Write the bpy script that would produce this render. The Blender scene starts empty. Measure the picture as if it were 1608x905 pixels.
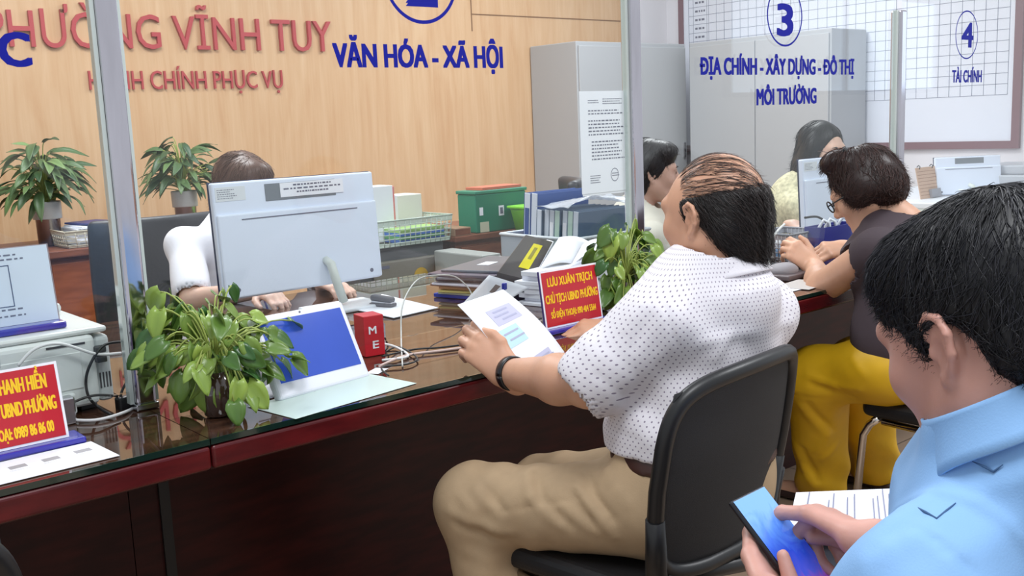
import bpy, bmesh, math, random
import numpy as np
from mathutils import Vector, Matrix
random.seed(7); rng = np.random.default_rng(7)
SC = bpy.context.scene; COL = SC.collection

# ---------------------------------------------------------------- camera
F = 1600.0; CX, CY = 804.0, 452.5; CAM_H = 1.27
RM = np.array([[0.757, -0.135, 0.639], [-0.652, -0.094, 0.753], [-0.041, -0.986, -0.159]])
_u, _s, _v = np.linalg.svd(RM); RM = _u @ _v            # columns: camera right, down, forward in world axes
C0 = np.array([0, 0, CAM_H])
cd = bpy.data.cameras.new('camera'); cam = bpy.data.objects.new('camera', cd); COL.objects.link(cam)
cd.sensor_width = 36; cd.lens = F / 1608 * 36; cd.clip_start = 0.05
M = Matrix.Identity(4)
for i in range(3):
    M[i][0] = RM[i, 0]; M[i][1] = -RM[i, 1]; M[i][2] = -RM[i, 2]; M[i][3] = C0[i]
cam.matrix_world = M; SC.camera = cam
def at(px, py, x=None, y=None, z=None, d=None):
    """the point of the place seen at a photo pixel, on the given world plane (or at depth d metres)"""
    r = RM @ np.array([px - CX, py - CY, F])
    t = x / r[0] if x is not None else y / r[1] if y is not None else (z - CAM_H) / r[2] if z is not None else d / F
    return C0 + r * t

# ---------------------------------------------------------------- light and exposure
w = bpy.data.worlds.new('world'); SC.world = w; w.use_nodes = True
w.node_tree.nodes['Background'].inputs[0].default_value = (0.90, 0.95, 1.0, 1)
w.node_tree.nodes['Background'].inputs[1].default_value = 0.62
def area(name, loc, sx, sy, power, col=(0.95, 0.97, 1.0), rot=(0, 0, 0)):
    l = bpy.data.lights.new(name, 'AREA'); l.shape = 'RECTANGLE'; l.size = sx; l.size_y = sy; l.energy = power; l.color = col
    o = bpy.data.objects.new(name, l); COL.objects.link(o); o.location = loc; o.rotation_euler = rot
area('ceiling_light', (1.6, 3.9, 3.1), 1.2, 1.2, 62)
area('ceiling_light', (4.6, 3.9, 3.1), 1.2, 1.2, 62)
area('ceiling_light', (0.6, 0.3, 3.1), 1.2, 0.6, 36)
area('ceiling_light', (3.4, 0.3, 3.1), 1.2, 0.6, 42)
SC.view_settings.view_transform = 'Standard'; SC.view_settings.look = 'None'
SC.view_settings.gamma = 1; SC.view_settings.use_curve_mapping = False
SC.view_settings.exposure = 0.30

# ---------------------------------------------------------------- helpers
def s2l(c):
    c = c / 255.0
    return c / 12.92 if c <= 0.04045 else ((c + 0.055) / 1.055) ** 2.4
def S(r, g, b): return (s2l(r), s2l(g), s2l(b), 1)
MATS = {}
def mat(name, col, rough=0.5, metal=0.0, spec=0.5, noise=0.0, nscale=20, bump=0.0, bscale=200, stretch=(1, 1, 1), trans=0.0, emit=None, sheen=0, coat=0.0, alpha=1.0):
    if name in MATS: return MATS[name]
    m = bpy.data.materials.new(name); m.use_nodes = True; MATS[name] = m
    nt = m.node_tree; b = nt.nodes['Principled BSDF']
    b.inputs['Base Color'].default_value = col; b.inputs['Roughness'].default_value = rough
    b.inputs['Metallic'].default_value = metal; b.inputs['Specular IOR Level'].default_value = spec
    if trans: b.inputs['Transmission Weight'].default_value = trans
    if coat: b.inputs['Coat Weight'].default_value = coat; b.inputs['Coat Roughness'].default_value = 0.05
    if emit: b.inputs['Emission Color'].default_value = emit[0]; b.inputs['Emission Strength'].default_value = emit[1]
    if alpha < 1: b.inputs['Alpha'].default_value = alpha
    tc = nt.nodes.new('ShaderNodeTexCoord'); mp = nt.nodes.new('ShaderNodeMapping'); mp.inputs['Scale'].default_value = stretch
    nt.links.new(tc.outputs['Object'], mp.inputs[0])
    if noise:
        n = nt.nodes.new('ShaderNodeTexNoise'); n.inputs['Scale'].default_value = nscale; n.inputs['Detail'].default_value = 5
        nt.links.new(mp.outputs[0], n.inputs['Vector'])
        r = nt.nodes.new('ShaderNodeValToRGB'); r.color_ramp.elements[0].position = 0.3; r.color_ramp.elements[1].position = 0.7
        r.color_ramp.elements[0].color = tuple(c * (1 - noise) for c in col[:3]) + (1,)
        r.color_ramp.elements[1].color = tuple(min(1, c * (1 + noise)) for c in col[:3]) + (1,)
        nt.links.new(n.outputs['Fac'], r.inputs[0]); nt.links.new(r.outputs[0], b.inputs['Base Color'])
    if bump:
        n2 = nt.nodes.new('ShaderNodeTexNoise'); n2.inputs['Scale'].default_value = bscale; n2.inputs['Detail'].default_value = 3
        nt.links.new(mp.outputs[0], n2.inputs['Vector'])
        bp = nt.nodes.new('ShaderNodeBump'); bp.inputs['Strength'].default_value = bump; bp.inputs['Distance'].default_value = 0.003
        nt.links.new(n2.outputs['Fac'], bp.inputs['Height']); nt.links.new(bp.outputs[0], b.inputs['Normal'])
    return m
def node(nt, typ, **kw):
    n = nt.nodes.new(typ)
    for k, v in kw.items():
        if k in n.inputs.keys(): n.inputs[k].default_value = v
        else: setattr(n, k, v)
    return n
LOC = {}
def V(p): return Vector((float(p[0]), float(p[1]), float(p[2])))
def root_loc(o):
    while o.parent: o = o.parent
    return LOC.get(o.name, Vector((0, 0, 0)))
def setp(o, label=None, cat=None, group=None, kind=None):
    if label: o['label'] = label
    if cat: o['category'] = cat
    if group: o['group'] = group
    if kind: o['kind'] = kind
    return o
def thing(name, label, cat, loc=(0, 0, 0), group=None):
    o = bpy.data.objects.new(name, None); COL.objects.link(o); o.location = V(loc); LOC[o.name] = V(loc); o.empty_display_size = 0.05
    return setp(o, label, cat, group)
def link(name, me, m, parent=None, label=None, smooth=False):
    """a mesh given in world coordinates becomes ONE object"""
    o = bpy.data.objects.new(name, me)
    if parent is not None:
        o.parent = parent; me.transform(Matrix.Translation(-root_loc(parent)))
    COL.objects.link(o)
    if m is not None:
        for mm in (m if isinstance(m, (list, tuple)) else [m]): me.materials.append(mm)
    if smooth: me.shade_smooth()
    if label: o['label'] = label
    return o
class MB:
    def __init__(s): s.bm = bmesh.new(); s.mi = 0
    def _m(s, fs):
        for f in fs: f.material_index = s.mi
    def box(s, c, d, rot=None, bev=0.0, seg=2):
        """centre, full dims, optional 3x3 rotation"""
        b = bmesh.new(); bmesh.ops.create_cube(b, size=1)
        bmesh.ops.scale(b, vec=Vector(d), verts=b.verts)
        if bev: bmesh.ops.bevel(b, geom=list(b.edges), offset=min(bev, min(d) * 0.49), segments=seg, affect='EDGES', profile=0.5)
        return s._merge(b, V(c), rot)
    def _merge(s, b, c=None, rot=None):
        if rot is not None: bmesh.ops.transform(b, matrix=Matrix(rot).to_4x4() if not isinstance(rot, Matrix) else rot.to_4x4(), verts=b.verts)
        if c is not None: bmesh.ops.translate(b, vec=c, verts=b.verts)
        vm = {v: s.bm.verts.new(v.co) for v in b.verts}
        for f in b.faces:
            try: nf = s.bm.faces.new([vm[v] for v in f.verts]); nf.material_index = s.mi; nf.smooth = f.smooth
            except ValueError: pass
        b.free(); return s
    def b2(s, lo, hi, bev=0.0, seg=2):
        lo = np.array(lo, float); hi = np.array(hi, float); return s.box((lo + hi) / 2, hi - lo, None, bev, seg)
    def cyl(s, a, b_, r0, r1=None, n=16, caps=True):
        return s.tube([a, b_], [r0, r0 if r1 is None else r1], n, caps)
    def tube(s, pts, r, n=8, caps=True, flat=None):
        pts = [V(p) for p in pts]; k = len(pts); r = [r] * k if not hasattr(r, '__len__') else r
        rings = []; up = None
        for i, p in enumerate(pts):
            t = (pts[min(i + 1, k - 1)] - pts[max(i - 1, 0)])
            t = t.normalized() if t.length > 1e-9 else Vector((0, 0, 1))
            if up is None: up = t.orthogonal().normalized()
            up = (up - t * up.dot(t)); up = up.normalized() if up.length > 1e-6 else t.orthogonal().normalized()
            side = t.cross(up)
            rings.append([s.bm.verts.new(p + (up * math.cos(2 * math.pi * j / n) + side * math.sin(2 * math.pi * j / n)) * r[i]) for j in range(n)])
        for i in range(k - 1):
            for j in range(n):
                f = s.bm.faces.new((rings[i][j], rings[i][(j + 1) % n], rings[i + 1][(j + 1) % n], rings[i + 1][j])); f.material_index = s.mi; f.smooth = True
        if caps:
            s._m([s.bm.faces.new(rings[0][::-1]), s.bm.faces.new(rings[-1])])
        return s
    def lathe(s, prof, c, n=24, rot=None):
        b = bmesh.new(); rings = []
        for r, z in prof: rings.append([b.verts.new((r * math.cos(2 * math.pi * j / n), r * math.sin(2 * math.pi * j / n), z)) for j in range(n)])
        for i in range(len(prof) - 1):
            for j in range(n):
                f = b.faces.new((rings[i][j], rings[i][(j + 1) % n], rings[i + 1][(j + 1) % n], rings[i + 1][j])); f.smooth = True
        b.faces.new(rings[0][::-1]); b.faces.new(rings[-1])
        return s._merge(b, V(c), rot)
    def quad(s, pts): s._m([s.bm.faces.new([s.bm.verts.new(V(p)) for p in pts])]); return s
    def sheet(s, pts, th=0.001, n=(0, 0, 1)):
        """a thin solid slab with the outline pts, thickness th along n"""
        n = V(n).normalized() * th; a = [s.bm.verts.new(V(p)) for p in pts]; b = [s.bm.verts.new(V(p) + n) for p in pts]
        fs = [s.bm.faces.new(a[::-1]), s.bm.faces.new(b)]
        for i in range(len(a)): fs.append(s.bm.faces.new((a[i], a[(i + 1) % len(a)], b[(i + 1) % len(a)], b[i])))
        s._m(fs); return s
    def grid(s, fn, nu, nv, th=0.0):
        """surface fn(u,v)->point, u,v in 0..1"""
        vs = [[s.bm.verts.new(V(fn(i / nu, j / nv))) for j in range(nv + 1)] for i in range(nu + 1)]
        for i in range(nu):
            for j in range(nv):
                f = s.bm.faces.new((vs[i][j], vs[i + 1][j], vs[i + 1][j + 1], vs[i][j + 1])); f.smooth = True; f.material_index = s.mi
        return s
    def mesh(s, name='m'):
        me = bpy.data.meshes.new(name); bmesh.ops.recalc_face_normals(s.bm, faces=s.bm.faces); s.bm.to_mesh(me); s.bm.free(); return me
    def out(s, name, m, parent=None, label=None): return link(name, s.mesh(name), m, parent, label)
def rotz(a): return Matrix.Rotation(math.radians(a), 3, 'Z')
def rotx(a): return Matrix.Rotation(math.radians(a), 3, 'X')
def roty(a): return Matrix.Rotation(math.radians(a), 3, 'Y')
def frame(o, x, y):
    """4x4 with origin o, x axis x, y axis near y"""
    x = V(x).normalized(); y = V(y); z = x.cross(y).normalized(); y = z.cross(x)
    m = Matrix.Identity(4)
    for i in range(3): m[i][0] = x[i]; m[i][1] = y[i]; m[i][2] = z[i]; m[i][3] = float(o[i])
    return m
def _glyphs(body):
    cu = bpy.data.curves.new('t', 'FONT'); cu.body = body; cu.size = 1; cu.resolution_u = 3
    o = bpy.data.objects.new('t', cu); COL.objects.link(o)
    bpy.context.view_layer.update(); dg = bpy.context.evaluated_depsgraph_get()
    me = bpy.data.meshes.new_from_object(o.evaluated_get(dg)); bpy.data.objects.remove(o); bpy.data.curves.remove(cu)
    n = len(me.vertices); co = np.empty(n * 3); me.vertices.foreach_get('co', co); return me, co.reshape(-1, 3)
def _ext(body):
    me, co = _glyphs(body); bpy.data.meshes.remove(me); return co[:, 0].min(), co[:, 0].max()
SUB = {'Ơ': 'O', 'Ờ': 'Ò', 'Đ': 'D'}
def text_mesh(body, width, cap, bold=0.0, depth=0.0006, align='L', spacing=1.0):
    """letters as a mesh in the local xy plane, base line at y=0, stretched to width, capital height cap"""
    plain = ''.join(SUB.get(ch, ch) for ch in body); me, co = _glyphs(plain); polys = []
    for i, ch in enumerate(body):                         # the horn and the bar are separate strokes
        if ch not in SUB: continue
        right = _ext(plain[:i] + SUB[ch].replace('Ò', 'O'))[1]; g = _ext(SUB[ch].replace('Ò', 'O')); left = right - (g[1] - g[0])
        if ch == 'Đ': polys.append([(left - .07, .32), (left + .30, .32), (left + .30, .42), (left - .07, .42)])
        else: polys.append([(right - .12, .60), (right - .02, .62), (right + .06, .68), (right + .075, .80), (right - .02, .80), (right - .03, .73), (right - .14, .68)])
    x0, x1 = co[:, 0].min(), co[:, 0].max(); dx = -width / 2 if align == 'C' else -width if align == 'R' else 0
    co[:, 0] = (co[:, 0] - x0) / (x1 - x0) * width + dx; co[:, 1] *= cap / 0.727; co[:, 2] = 0
    me.vertices.foreach_set('co', co.ravel())
    bm = bmesh.new(); bm.from_mesh(me)
    for P in polys: bm.faces.new([bm.verts.new(((x - x0) / (x1 - x0) * width + dx, y * cap / 0.727, 0)) for x, y in P])
    if bold:
        g0 = list(bm.verts) + list(bm.edges) + list(bm.faces); e = bold * cap
        for k, (sx, sy) in enumerate(((-1, -.6), (1, -.6), (-1, .6), (1, .6), (0, 0.6), (0, -.6))):
            r = bmesh.ops.duplicate(bm, geom=g0); bmesh.ops.translate(bm, vec=(sx * e, sy * e, depth * .02 * (k + 1)), verts=[q for q in r['geom'] if isinstance(q, bmesh.types.BMVert)])
    r = bmesh.ops.extrude_face_region(bm, geom=list(bm.faces)); vs = [e for e in r['geom'] if isinstance(e, bmesh.types.BMVert)]
    bmesh.ops.translate(bm, vec=(0, 0, depth), verts=vs)
    bmesh.ops.recalc_face_normals(bm, faces=bm.faces); bm.to_mesh(me); bm.free()
    return me
def text(body, mtx, width, cap, m, parent, bold=0.0, depth=0.0006, align='L', name='lettering', label=None, spacing=1.0):
    me = text_mesh(body, width, cap, bold, depth, align, spacing); me.transform(mtx)
    return link(name, me, m, parent, label)
def scribble(name, mtx, w, h, rows, m, parent, seed=1, fill=(0.5, 1.0), dens=0.75):
    """rows of printed word-like dashes on a sheet in the plane of mtx"""
    r = random.Random(seed); b = MB()
    lh = h / rows
    for i in range(rows):
        x = 0.0; end = w * r.uniform(*fill); y = h - (i + 0.5) * lh
        while x < end:
            ww = r.uniform(0.03, 0.09) * w
            b.quad([mtx @ Vector((x, y - lh * .18, 0)), mtx @ Vector((min(x + ww, end), y - lh * .18, 0)), mtx @ Vector((min(x + ww, end), y + lh * .18, 0)), mtx @ Vector((x, y + lh * .18, 0))])
            x += ww + 0.02 * w / dens
    return b.out(name, m, parent)

# ---------------------------------------------------------------- implicit bodies (smooth unions meshed by surface nets)
class Prim:
    """round cone / ellipsoid with smooth blending; op '+' union or '-' carve"""
    def __init__(s, kind, k=0.02, op='+', **kw): s.kind = kind; s.k = k; s.op = op; s.__dict__.update(kw); s.bound()
    def bound(s):
        if s.kind == 'cap':
            s.a = np.array(s.a, float); s.b = np.array(s.b, float); s.c = (s.a + s.b) / 2; s.R = np.linalg.norm(s.a - s.b) / 2 + max(s.ra, s.rb)
        elif s.kind == 'ell':
            s.c = np.array(s.c, float); s.r = np.array(s.r, float); s.rot = np.eye(3) if s.rot is None else np.array(s.rot, float); s.R = s.r.max()
        elif s.kind == 'half':
            s.p = np.array(s.p, float); s.n = np.array(s.n, float) / np.linalg.norm(s.n); s.c = s.p; s.R = 1e9
    def d(s, P):
        if s.kind == 'cap':
            ba = s.b - s.a; t = np.clip(((P - s.a) @ ba) / max(ba @ ba, 1e-12), 0, 1)
            q = P - s.a - t[:, None] * ba
            if s.sq is not None:     # flattened section: squash along the axis sq by factor f
                ax, f = s.sq; pr = q @ ax; q = q + (pr * (1 / f - 1))[:, None] * ax
            return np.sqrt((q * q).sum(1)) - (s.ra + (s.rb - s.ra) * t)
        if s.kind == 'ell':
            q = (P - s.c) @ s.rot; k0 = np.sqrt(((q / s.r) ** 2).sum(1)); k1 = np.sqrt(((q / s.r ** 2) ** 2).sum(1))
            return k0 * (k0 - 1) / np.maximum(k1, 1e-9)
        if s.kind == 'half': return (P - s.p) @ s.n
def cap(a, b, ra, rb=None, k=0.02, op='+', sq=None):
    if sq is not None: sq = (np.array(sq[0], float) / np.linalg.norm(sq[0]), sq[1])
    return Prim('cap', k, op, a=a, b=b, ra=ra, rb=ra if rb is None else rb, sq=sq)
def ell(c, r, rot=None, k=0.02, op='+'): return Prim('ell', k, op, c=c, r=r, rot=rot)
def half(p, n, k=0.004): return Prim('half', k, '&', p=p, n=n)      # keep the side n points away from
def chain(pts, rs, k=0.02, sq=None): return [cap(pts[i], pts[i + 1], rs[i], rs[i + 1], k, sq=sq) for i in range(len(pts) - 1)]
def eval_sdf(prims, P, post=None):
    d = np.full(len(P), 1.0)
    for p in prims:
        e = p.d(P); k = p.k
        if p.op == '+':
            h = np.maximum(k - np.abs(d - e), 0) / k; d = np.minimum(d, e) - h * h * k * .25
        elif p.op == '-':
            e = -e; h = np.maximum(k - np.abs(d - e), 0) / k; d = np.maximum(d, e) + h * h * k * .25
        else:
            h = np.maximum(k - np.abs(d - e), 0) / k; d = np.maximum(d, e) + h * h * k * .25
    if post is not None: d = d + post(P)
    return d
def sdf_mesh(name, prims, h, post=None, B=24, extra=0.0):
    solid = [p for p in prims if p.op == '+']
    lo = np.min([p.c - p.R for p in solid], 0) - 3 * h; hi = np.max([p.c + p.R for p in solid], 0) + 3 * h
    N = np.ceil((hi - lo) / h).astype(int) + 2
    nb = np.ceil(N / B).astype(int); G = N + 4
    ids, pos, quads = [], [], []
    half_d = B * h * 0.87
    for bx in range(nb[0]):
        for by in range(nb[1]):
            for bz in range(nb[2]):
                o = np.array([bx, by, bz]) * B
                ctr = lo + (o + B / 2) * h
                act = [p for p in prims if p.op != '+' or np.linalg.norm(p.c - ctr) - p.R < half_d + p.k + 3 * h]
                if not any(p.op == '+' for p in act): continue
                dc = eval_sdf(act, ctr[None, :])[0]
                if abs(dc) > half_d * 1.6 + 0.04 and min(abs(p.d(ctr[None, :])[0]) for p in act) > half_d * 1.5: continue
                n = B + 2
                ax = [lo[i] + (o[i] - 1 + np.arange(n)) * h for i in range(3)]
                X, Y, Z = np.meshgrid(*ax, indexing='ij')
                P = np.stack([X.ravel(), Y.ravel(), Z.ravel()], 1)
                D = eval_sdf(act, P, post).reshape(n, n, n)
                s = D < 0
                if s.all() or not s.any(): continue
                m = n - 1; cnt = np.zeros((m, m, m)); acc = np.zeros((m, m, m, 3))
                cr = [(i, j, k) for i in (0, 1) for j in (0, 1) for k in (0, 1)]
                for a in cr:
                    for ax_ in range(3):
                        if a[ax_]: continue
                        b = list(a); b[ax_] = 1
                        da = D[a[0]:a[0] + m, a[1]:a[1] + m, a[2]:a[2] + m]; db = D[b[0]:b[0] + m, b[1]:b[1] + m, b[2]:b[2] + m]
                        c = (da < 0) != (db < 0)
                        t = np.where(c, da / np.where(c, da - db, 1), 0)
                        for q in range(3): acc[..., q] += np.where(c, a[q] + (t if q == ax_ else 0), 0)
                        cnt += c
                on = cnt > 0
                I, J, K = np.nonzero(on)
                pv = acc[on] / cnt[on][:, None]
                gi = np.stack([I, J, K], 1) + o - 1 + 1   # cell index, shifted to stay >= 0
                cid = (gi[:, 0] * G[1] + gi[:, 1]) * G[2] + gi[:, 2]
                pos.append(lo + (gi - 1 + pv) * h); ids.append(cid)
                # quads for the edges owned by this block (grid points local 1..B)
                for ax_ in range(3):
                    sl0 = [slice(1, B + 1)] * 3; sl1 = [slice(1, B + 1)] * 3
                    sl1[ax_] = slice(2, B + 2)
                    a = s[tuple(sl0)]; b = s[tuple(sl1)]; c = a != b
                    idx = np.stack(np.nonzero(c), 1)
                    if not len(idx): continue
                    fl = a[c]; g = idx + o + 1           # global grid index (+1 shift) of the lower point = cell with the same index
                    u = (ax_ + 1) % 3; v = (ax_ + 2) % 3
                    def cell(du, dv):
                        gg = g.copy(); gg[:, u] -= du; gg[:, v] -= dv; return (gg[:, 0] * G[1] + gg[:, 1]) * G[2] + gg[:, 2]
                    q = np.stack([cell(1, 1), cell(0, 1), cell(0, 0), cell(1, 0)], 1)
                    q[~fl] = q[~fl][:, ::-1]
                    quads.append(q)
    ids = np.concatenate(ids); pos = np.concatenate(pos); quads = np.concatenate(quads)
    uid, first = np.unique(ids, return_index=True); vp = pos[first]
    qi = np.searchsorted(uid, quads); ok = (qi < len(uid)).all(1); qi = np.minimum(qi, len(uid) - 1); ok &= (uid[qi] == quads).all(1); qi = qi[ok]
    me = bpy.data.meshes.new(name); me.vertices.add(len(vp)); me.vertices.foreach_set('co', vp.astype(np.float32).ravel())
    me.loops.add(len(qi) * 4); me.loops.foreach_set('vertex_index', qi.astype(np.int32).ravel())
    me.polygons.add(len(qi)); me.polygons.foreach_set('loop_start', np.arange(0, len(qi) * 4, 4, dtype=np.int32))
    me.update(calc_edges=True); me.validate()
    bm = bmesh.new(); bm.from_mesh(me)
    # drop crumbs
    bm.verts.ensure_lookup_table(); seen = np.zeros(len(bm.verts), bool); comps = []
    for v in bm.verts:
        if seen[v.index]: continue
        st = [v]; seen[v.index] = True; comp = []
        while st:
            x = st.pop(); comp.append(x)
            for e in x.link_edges:
                y = e.other_vert(x)
                if not seen[y.index]: seen[y.index] = True; st.append(y)
        comps.append(comp)
    big = max(len(c) for c in comps); dead = [v for c in comps if len(c) < max(60, big * 0.02) for v in c]
    if dead: bmesh.ops.delete(bm, geom=dead, context='VERTS')
    bmesh.ops.recalc_face_normals(bm, faces=bm.faces)
    bm.to_mesh(me); bm.free(); me.shade_smooth()
    return me
# ---------------------------------------------------------------- materials of the setting
def wood_wall():
    m = mat('wood_wall', S(214, 176, 132), 0.4); nt = m.node_tree; b = nt.nodes['Principled BSDF']
    tc = node(nt, 'ShaderNodeTexCoord'); mp = node(nt, 'ShaderNodeMapping'); mp.inputs['Scale'].default_value = (5.5, 1, 0.55)
    nt.links.new(tc.outputs['Object'], mp.inputs[0])
    wv = node(nt, 'ShaderNodeTexNoise'); wv.inputs['Scale'].default_value = 2.2; wv.inputs['Detail'].default_value = 6; wv.inputs['Distortion'].default_value = 1.2
    nt.links.new(mp.outputs[0], wv.inputs['Vector'])
    mp2 = node(nt, 'ShaderNodeMapping'); mp2.inputs['Scale'].default_value = (60, 1, 1.2); nt.links.new(tc.outputs['Object'], mp2.inputs[0])
    n2 = node(nt, 'ShaderNodeTexNoise'); n2.inputs['Scale'].default_value = 2; n2.inputs['Detail'].default_value = 4; nt.links.new(mp2.outputs[0], n2.inputs['Vector'])
    mx = node(nt, 'ShaderNodeMath', operation='MULTIPLY_ADD'); nt.links.new(n2.outputs['Fac'], mx.inputs[0]); mx.inputs[1].default_value = 0.35; nt.links.new(wv.outputs['Fac'], mx.inputs[2])
    r = node(nt, 'ShaderNodeValToRGB'); e = r.color_ramp.elements
    e[0].position = 0.40; e[0].color = S(199, 155, 113); e[1].position = 1.0; e[1].color = S(216, 181, 143)
    nt.links.new(mx.outputs[0], r.inputs[0]); nt.links.new(r.outputs[0], b.inputs['Base Color'])
    return m
def tiles():
    m = mat('floor_tile', S(150, 128, 110), 0.35); nt = m.node_tree; b = nt.nodes['Principled BSDF']
    tc = node(nt, 'ShaderNodeTexCoord'); br = node(nt, 'ShaderNodeTexBrick'); br.offset = 0; br.inputs['Scale'].default_value = 1
    br.inputs['Brick Width'].default_value = 0.4; br.inputs['Row Height'].default_value = 0.4; br.inputs['Mortar Size'].default_value = 0.003
    br.inputs['Color1'].default_value = S(176, 152, 130); br.inputs['Color2'].default_value = S(168, 145, 124); br.inputs['Mortar'].default_value = S(105, 90, 78)
    mp = node(nt, 'ShaderNodeMapping'); mp.inputs['Location'].default_value = (0.17, 0.085, 0)
    nt.links.new(tc.outputs['Object'], mp.inputs[0]); nt.links.new(mp.outputs[0], br.inputs['Vector']); nt.links.new(br.outputs['Color'], b.inputs['Base Color'])
    return m
def glass(name='screen_glass', tint=(0.975, 0.99, 0.985), ior=1.45, rough=0.0, k=1.0):
    if name in MATS: return MATS[name]
    m = bpy.data.materials.new(name); m.use_nodes = True; MATS[name] = m; nt = m.node_tree; nt.nodes.clear()
    o = node(nt, 'ShaderNodeOutputMaterial'); mx = node(nt, 'ShaderNodeMixShader'); t = node(nt, 'ShaderNodeBsdfTransparent'); g = node(nt, 'ShaderNodeBsdfGlossy')
    t.inputs[0].default_value = (*tint, 1); g.inputs['Roughness'].default_value = rough; fr = node(nt, 'ShaderNodeFresnel'); ge = node(nt, 'ShaderNodeNewGeometry'); mr = node(nt, 'ShaderNodeMapRange'); mr.inputs['To Min'].default_value = ior; mr.inputs['To Max'].default_value = 1 / ior; nt.links.new(ge.outputs['Backfacing'], mr.inputs['Value']); nt.links.new(mr.outputs[0], fr.inputs['IOR'])
    mu = node(nt, 'ShaderNodeMath', operation='MULTIPLY'); mu.inputs[1].default_value = k; nt.links.new(fr.outputs[0], mu.inputs[0])
    nt.links.new(mu.outputs[0], mx.inputs[0]); nt.links.new(t.outputs[0], mx.inputs[1]); nt.links.new(g.outputs[0], mx.inputs[2]); nt.links.new(mx.outputs[0], o.inputs[0])
    return m
def glossy_wood(name, c0, c1, ior=1.9, rough=0.03, sc=(3, 14, 14)):
    """lacquered wood under a clear glass sheet: dark grain plus a strong mirror layer"""
    m = bpy.data.materials.new(name); m.use_nodes = True; MATS[name] = m; nt = m.node_tree; b = nt.nodes['Principled BSDF']
    tc = node(nt, 'ShaderNodeTexCoord'); mp = node(nt, 'ShaderNodeMapping'); mp.inputs['Scale'].default_value = sc; nt.links.new(tc.outputs['Object'], mp.inputs[0])
    n = node(nt, 'ShaderNodeTexNoise'); n.inputs['Scale'].default_value = 3; n.inputs['Detail'].default_value = 6; nt.links.new(mp.outputs[0], n.inputs['Vector'])
    r = node(nt, 'ShaderNodeValToRGB'); r.color_ramp.elements[0].position = .35; r.color_ramp.elements[1].position = .7; r.color_ramp.elements[0].color = c0; r.color_ramp.elements[1].color = c1
    nt.links.new(n.outputs['Fac'], r.inputs[0]); nt.links.new(r.outputs[0], b.inputs['Base Color'])
    b.inputs['Roughness'].default_value = rough; b.inputs['IOR'].default_value = ior
    return m
WALLW = wood_wall(); WHITEW = mat('white_wall', S(226, 222, 226), 0.8, noise=0.02, nscale=3)
GLASS = glass(); STEEL = mat('polished_steel', S(205, 205, 210), 0.16, 1.0); DARKWOOD = glossy_wood('dark_red_wood', S(40, 10, 11), S(62, 18, 16), 1.35, 0.35)
REDEDGE = glossy_wood('red_lacquer_wood', S(72, 12, 17), S(98, 20, 24), 1.45, 0.25); TOPWOOD = glossy_wood('glass_covered_wood', S(52, 34, 26), S(84, 56, 42), 1.75, 0.02)
GREENEDGE = mat('green_glass_edge', S(20, 42, 36), 0.1, coat=1); BLACK = mat('black_plastic', S(22, 22, 24), 0.4); DARKGREY = mat('dark_grey', S(62, 62, 66), 0.5)
WHITEP = mat('white_plastic', S(232, 236, 242), 0.35); PAPER = mat('paper', S(240, 241, 248), 0.8); INK = mat('ink', S(110, 112, 130), 0.8); BLUEV = mat('blue_vinyl', S(16, 24, 146), 0.5, spec=.2)
CREAM = mat('cream_plastic', S(214, 220, 214), 0.4); GREYMETAL = mat('grey_metal', S(172, 174, 178), 0.45, spec=.4); CHROME = mat('chrome', S(215, 208, 200), 0.12, 1.0)
REDSIGN = mat('red_sign', S(192, 22, 40), 0.3, coat=.4); YELLOW = mat('sign_yellow', S(250, 200, 30), 0.4); BLUEB = mat('blue_acrylic', S(40, 38, 160), 0.2, coat=.6)
CABLEB = mat('cable_black', S(28, 28, 30), 0.45); CABLEW = mat('cable_white', S(225, 225, 225), 0.45)
MAROON = mat('maroon_frame', S(120, 84, 92), 0.5); GREYFRAME = mat('grey_frame', S(160, 155, 165), 0.4)

# ---------------------------------------------------------------- the room
XR, YB, YC, YG, ZT = 6.75, 5.8, 1.62, 1.92, 0.76
def struct(name, b, m, parent=None): o = b.out(name, m, parent); o['kind'] = 'structure'; return o
struct('floor', MB().b2((-3, -3, -.1), (9, YB + .15, 0)), tiles())
struct('wall_back', MB().b2((-3, YB, 0), (6.26, YB + .15, 3.3)), WALLW)
struct('wall_back_white', MB().b2((6.26, YB, 0), (XR + .12, YB + .15, 3.3)), WHITEW)
struct('wall_right', MB().b2((XR, 2.0, 0), (XR + .12, YB, 3.3)), WHITEW)
b = MB(); gz = 2.045                                            # joints of the upper wall panelling
b.b2((4.65, YB - .004, 1.93), (4.657, YB, 3.2)); b.b2((4.657, YB - .004, gz), (6.26, YB, gz + .007)); b.b2((4.657, YB - .004, gz + .18), (6.26, YB, gz + .187))
struct('trim_1', b, mat('joint', S(128, 92, 62), .8))
# daylight window far right on the customers' side, mirrored in the third glass screen
b = MB(); b.b2((9.0, -3.1, 1.45), (13.4, -3.0, 1.5)); b.b2((9.0, -3.1, 2.6), (13.4, -3.0, 2.65)); b.b2((8.95, -3.1, 1.45), (9.0, -3, 2.65)); b.b2((13.4, -3.1, 1.45), (13.45, -3, 2.65)); b.b2((11.2, -3.1, 1.5), (11.25, -3, 2.6))
wf = struct('window_1', b, WHITEP)
o = MB().b2((9.0, -3.07, 1.5), (13.4, -3.05, 2.6)).out('window_pane', mat('daylight', S(225, 238, 255), .3, emit=((.75, .88, 1, 1), 1.1)), wf); o['kind'] = 'structure'

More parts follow.
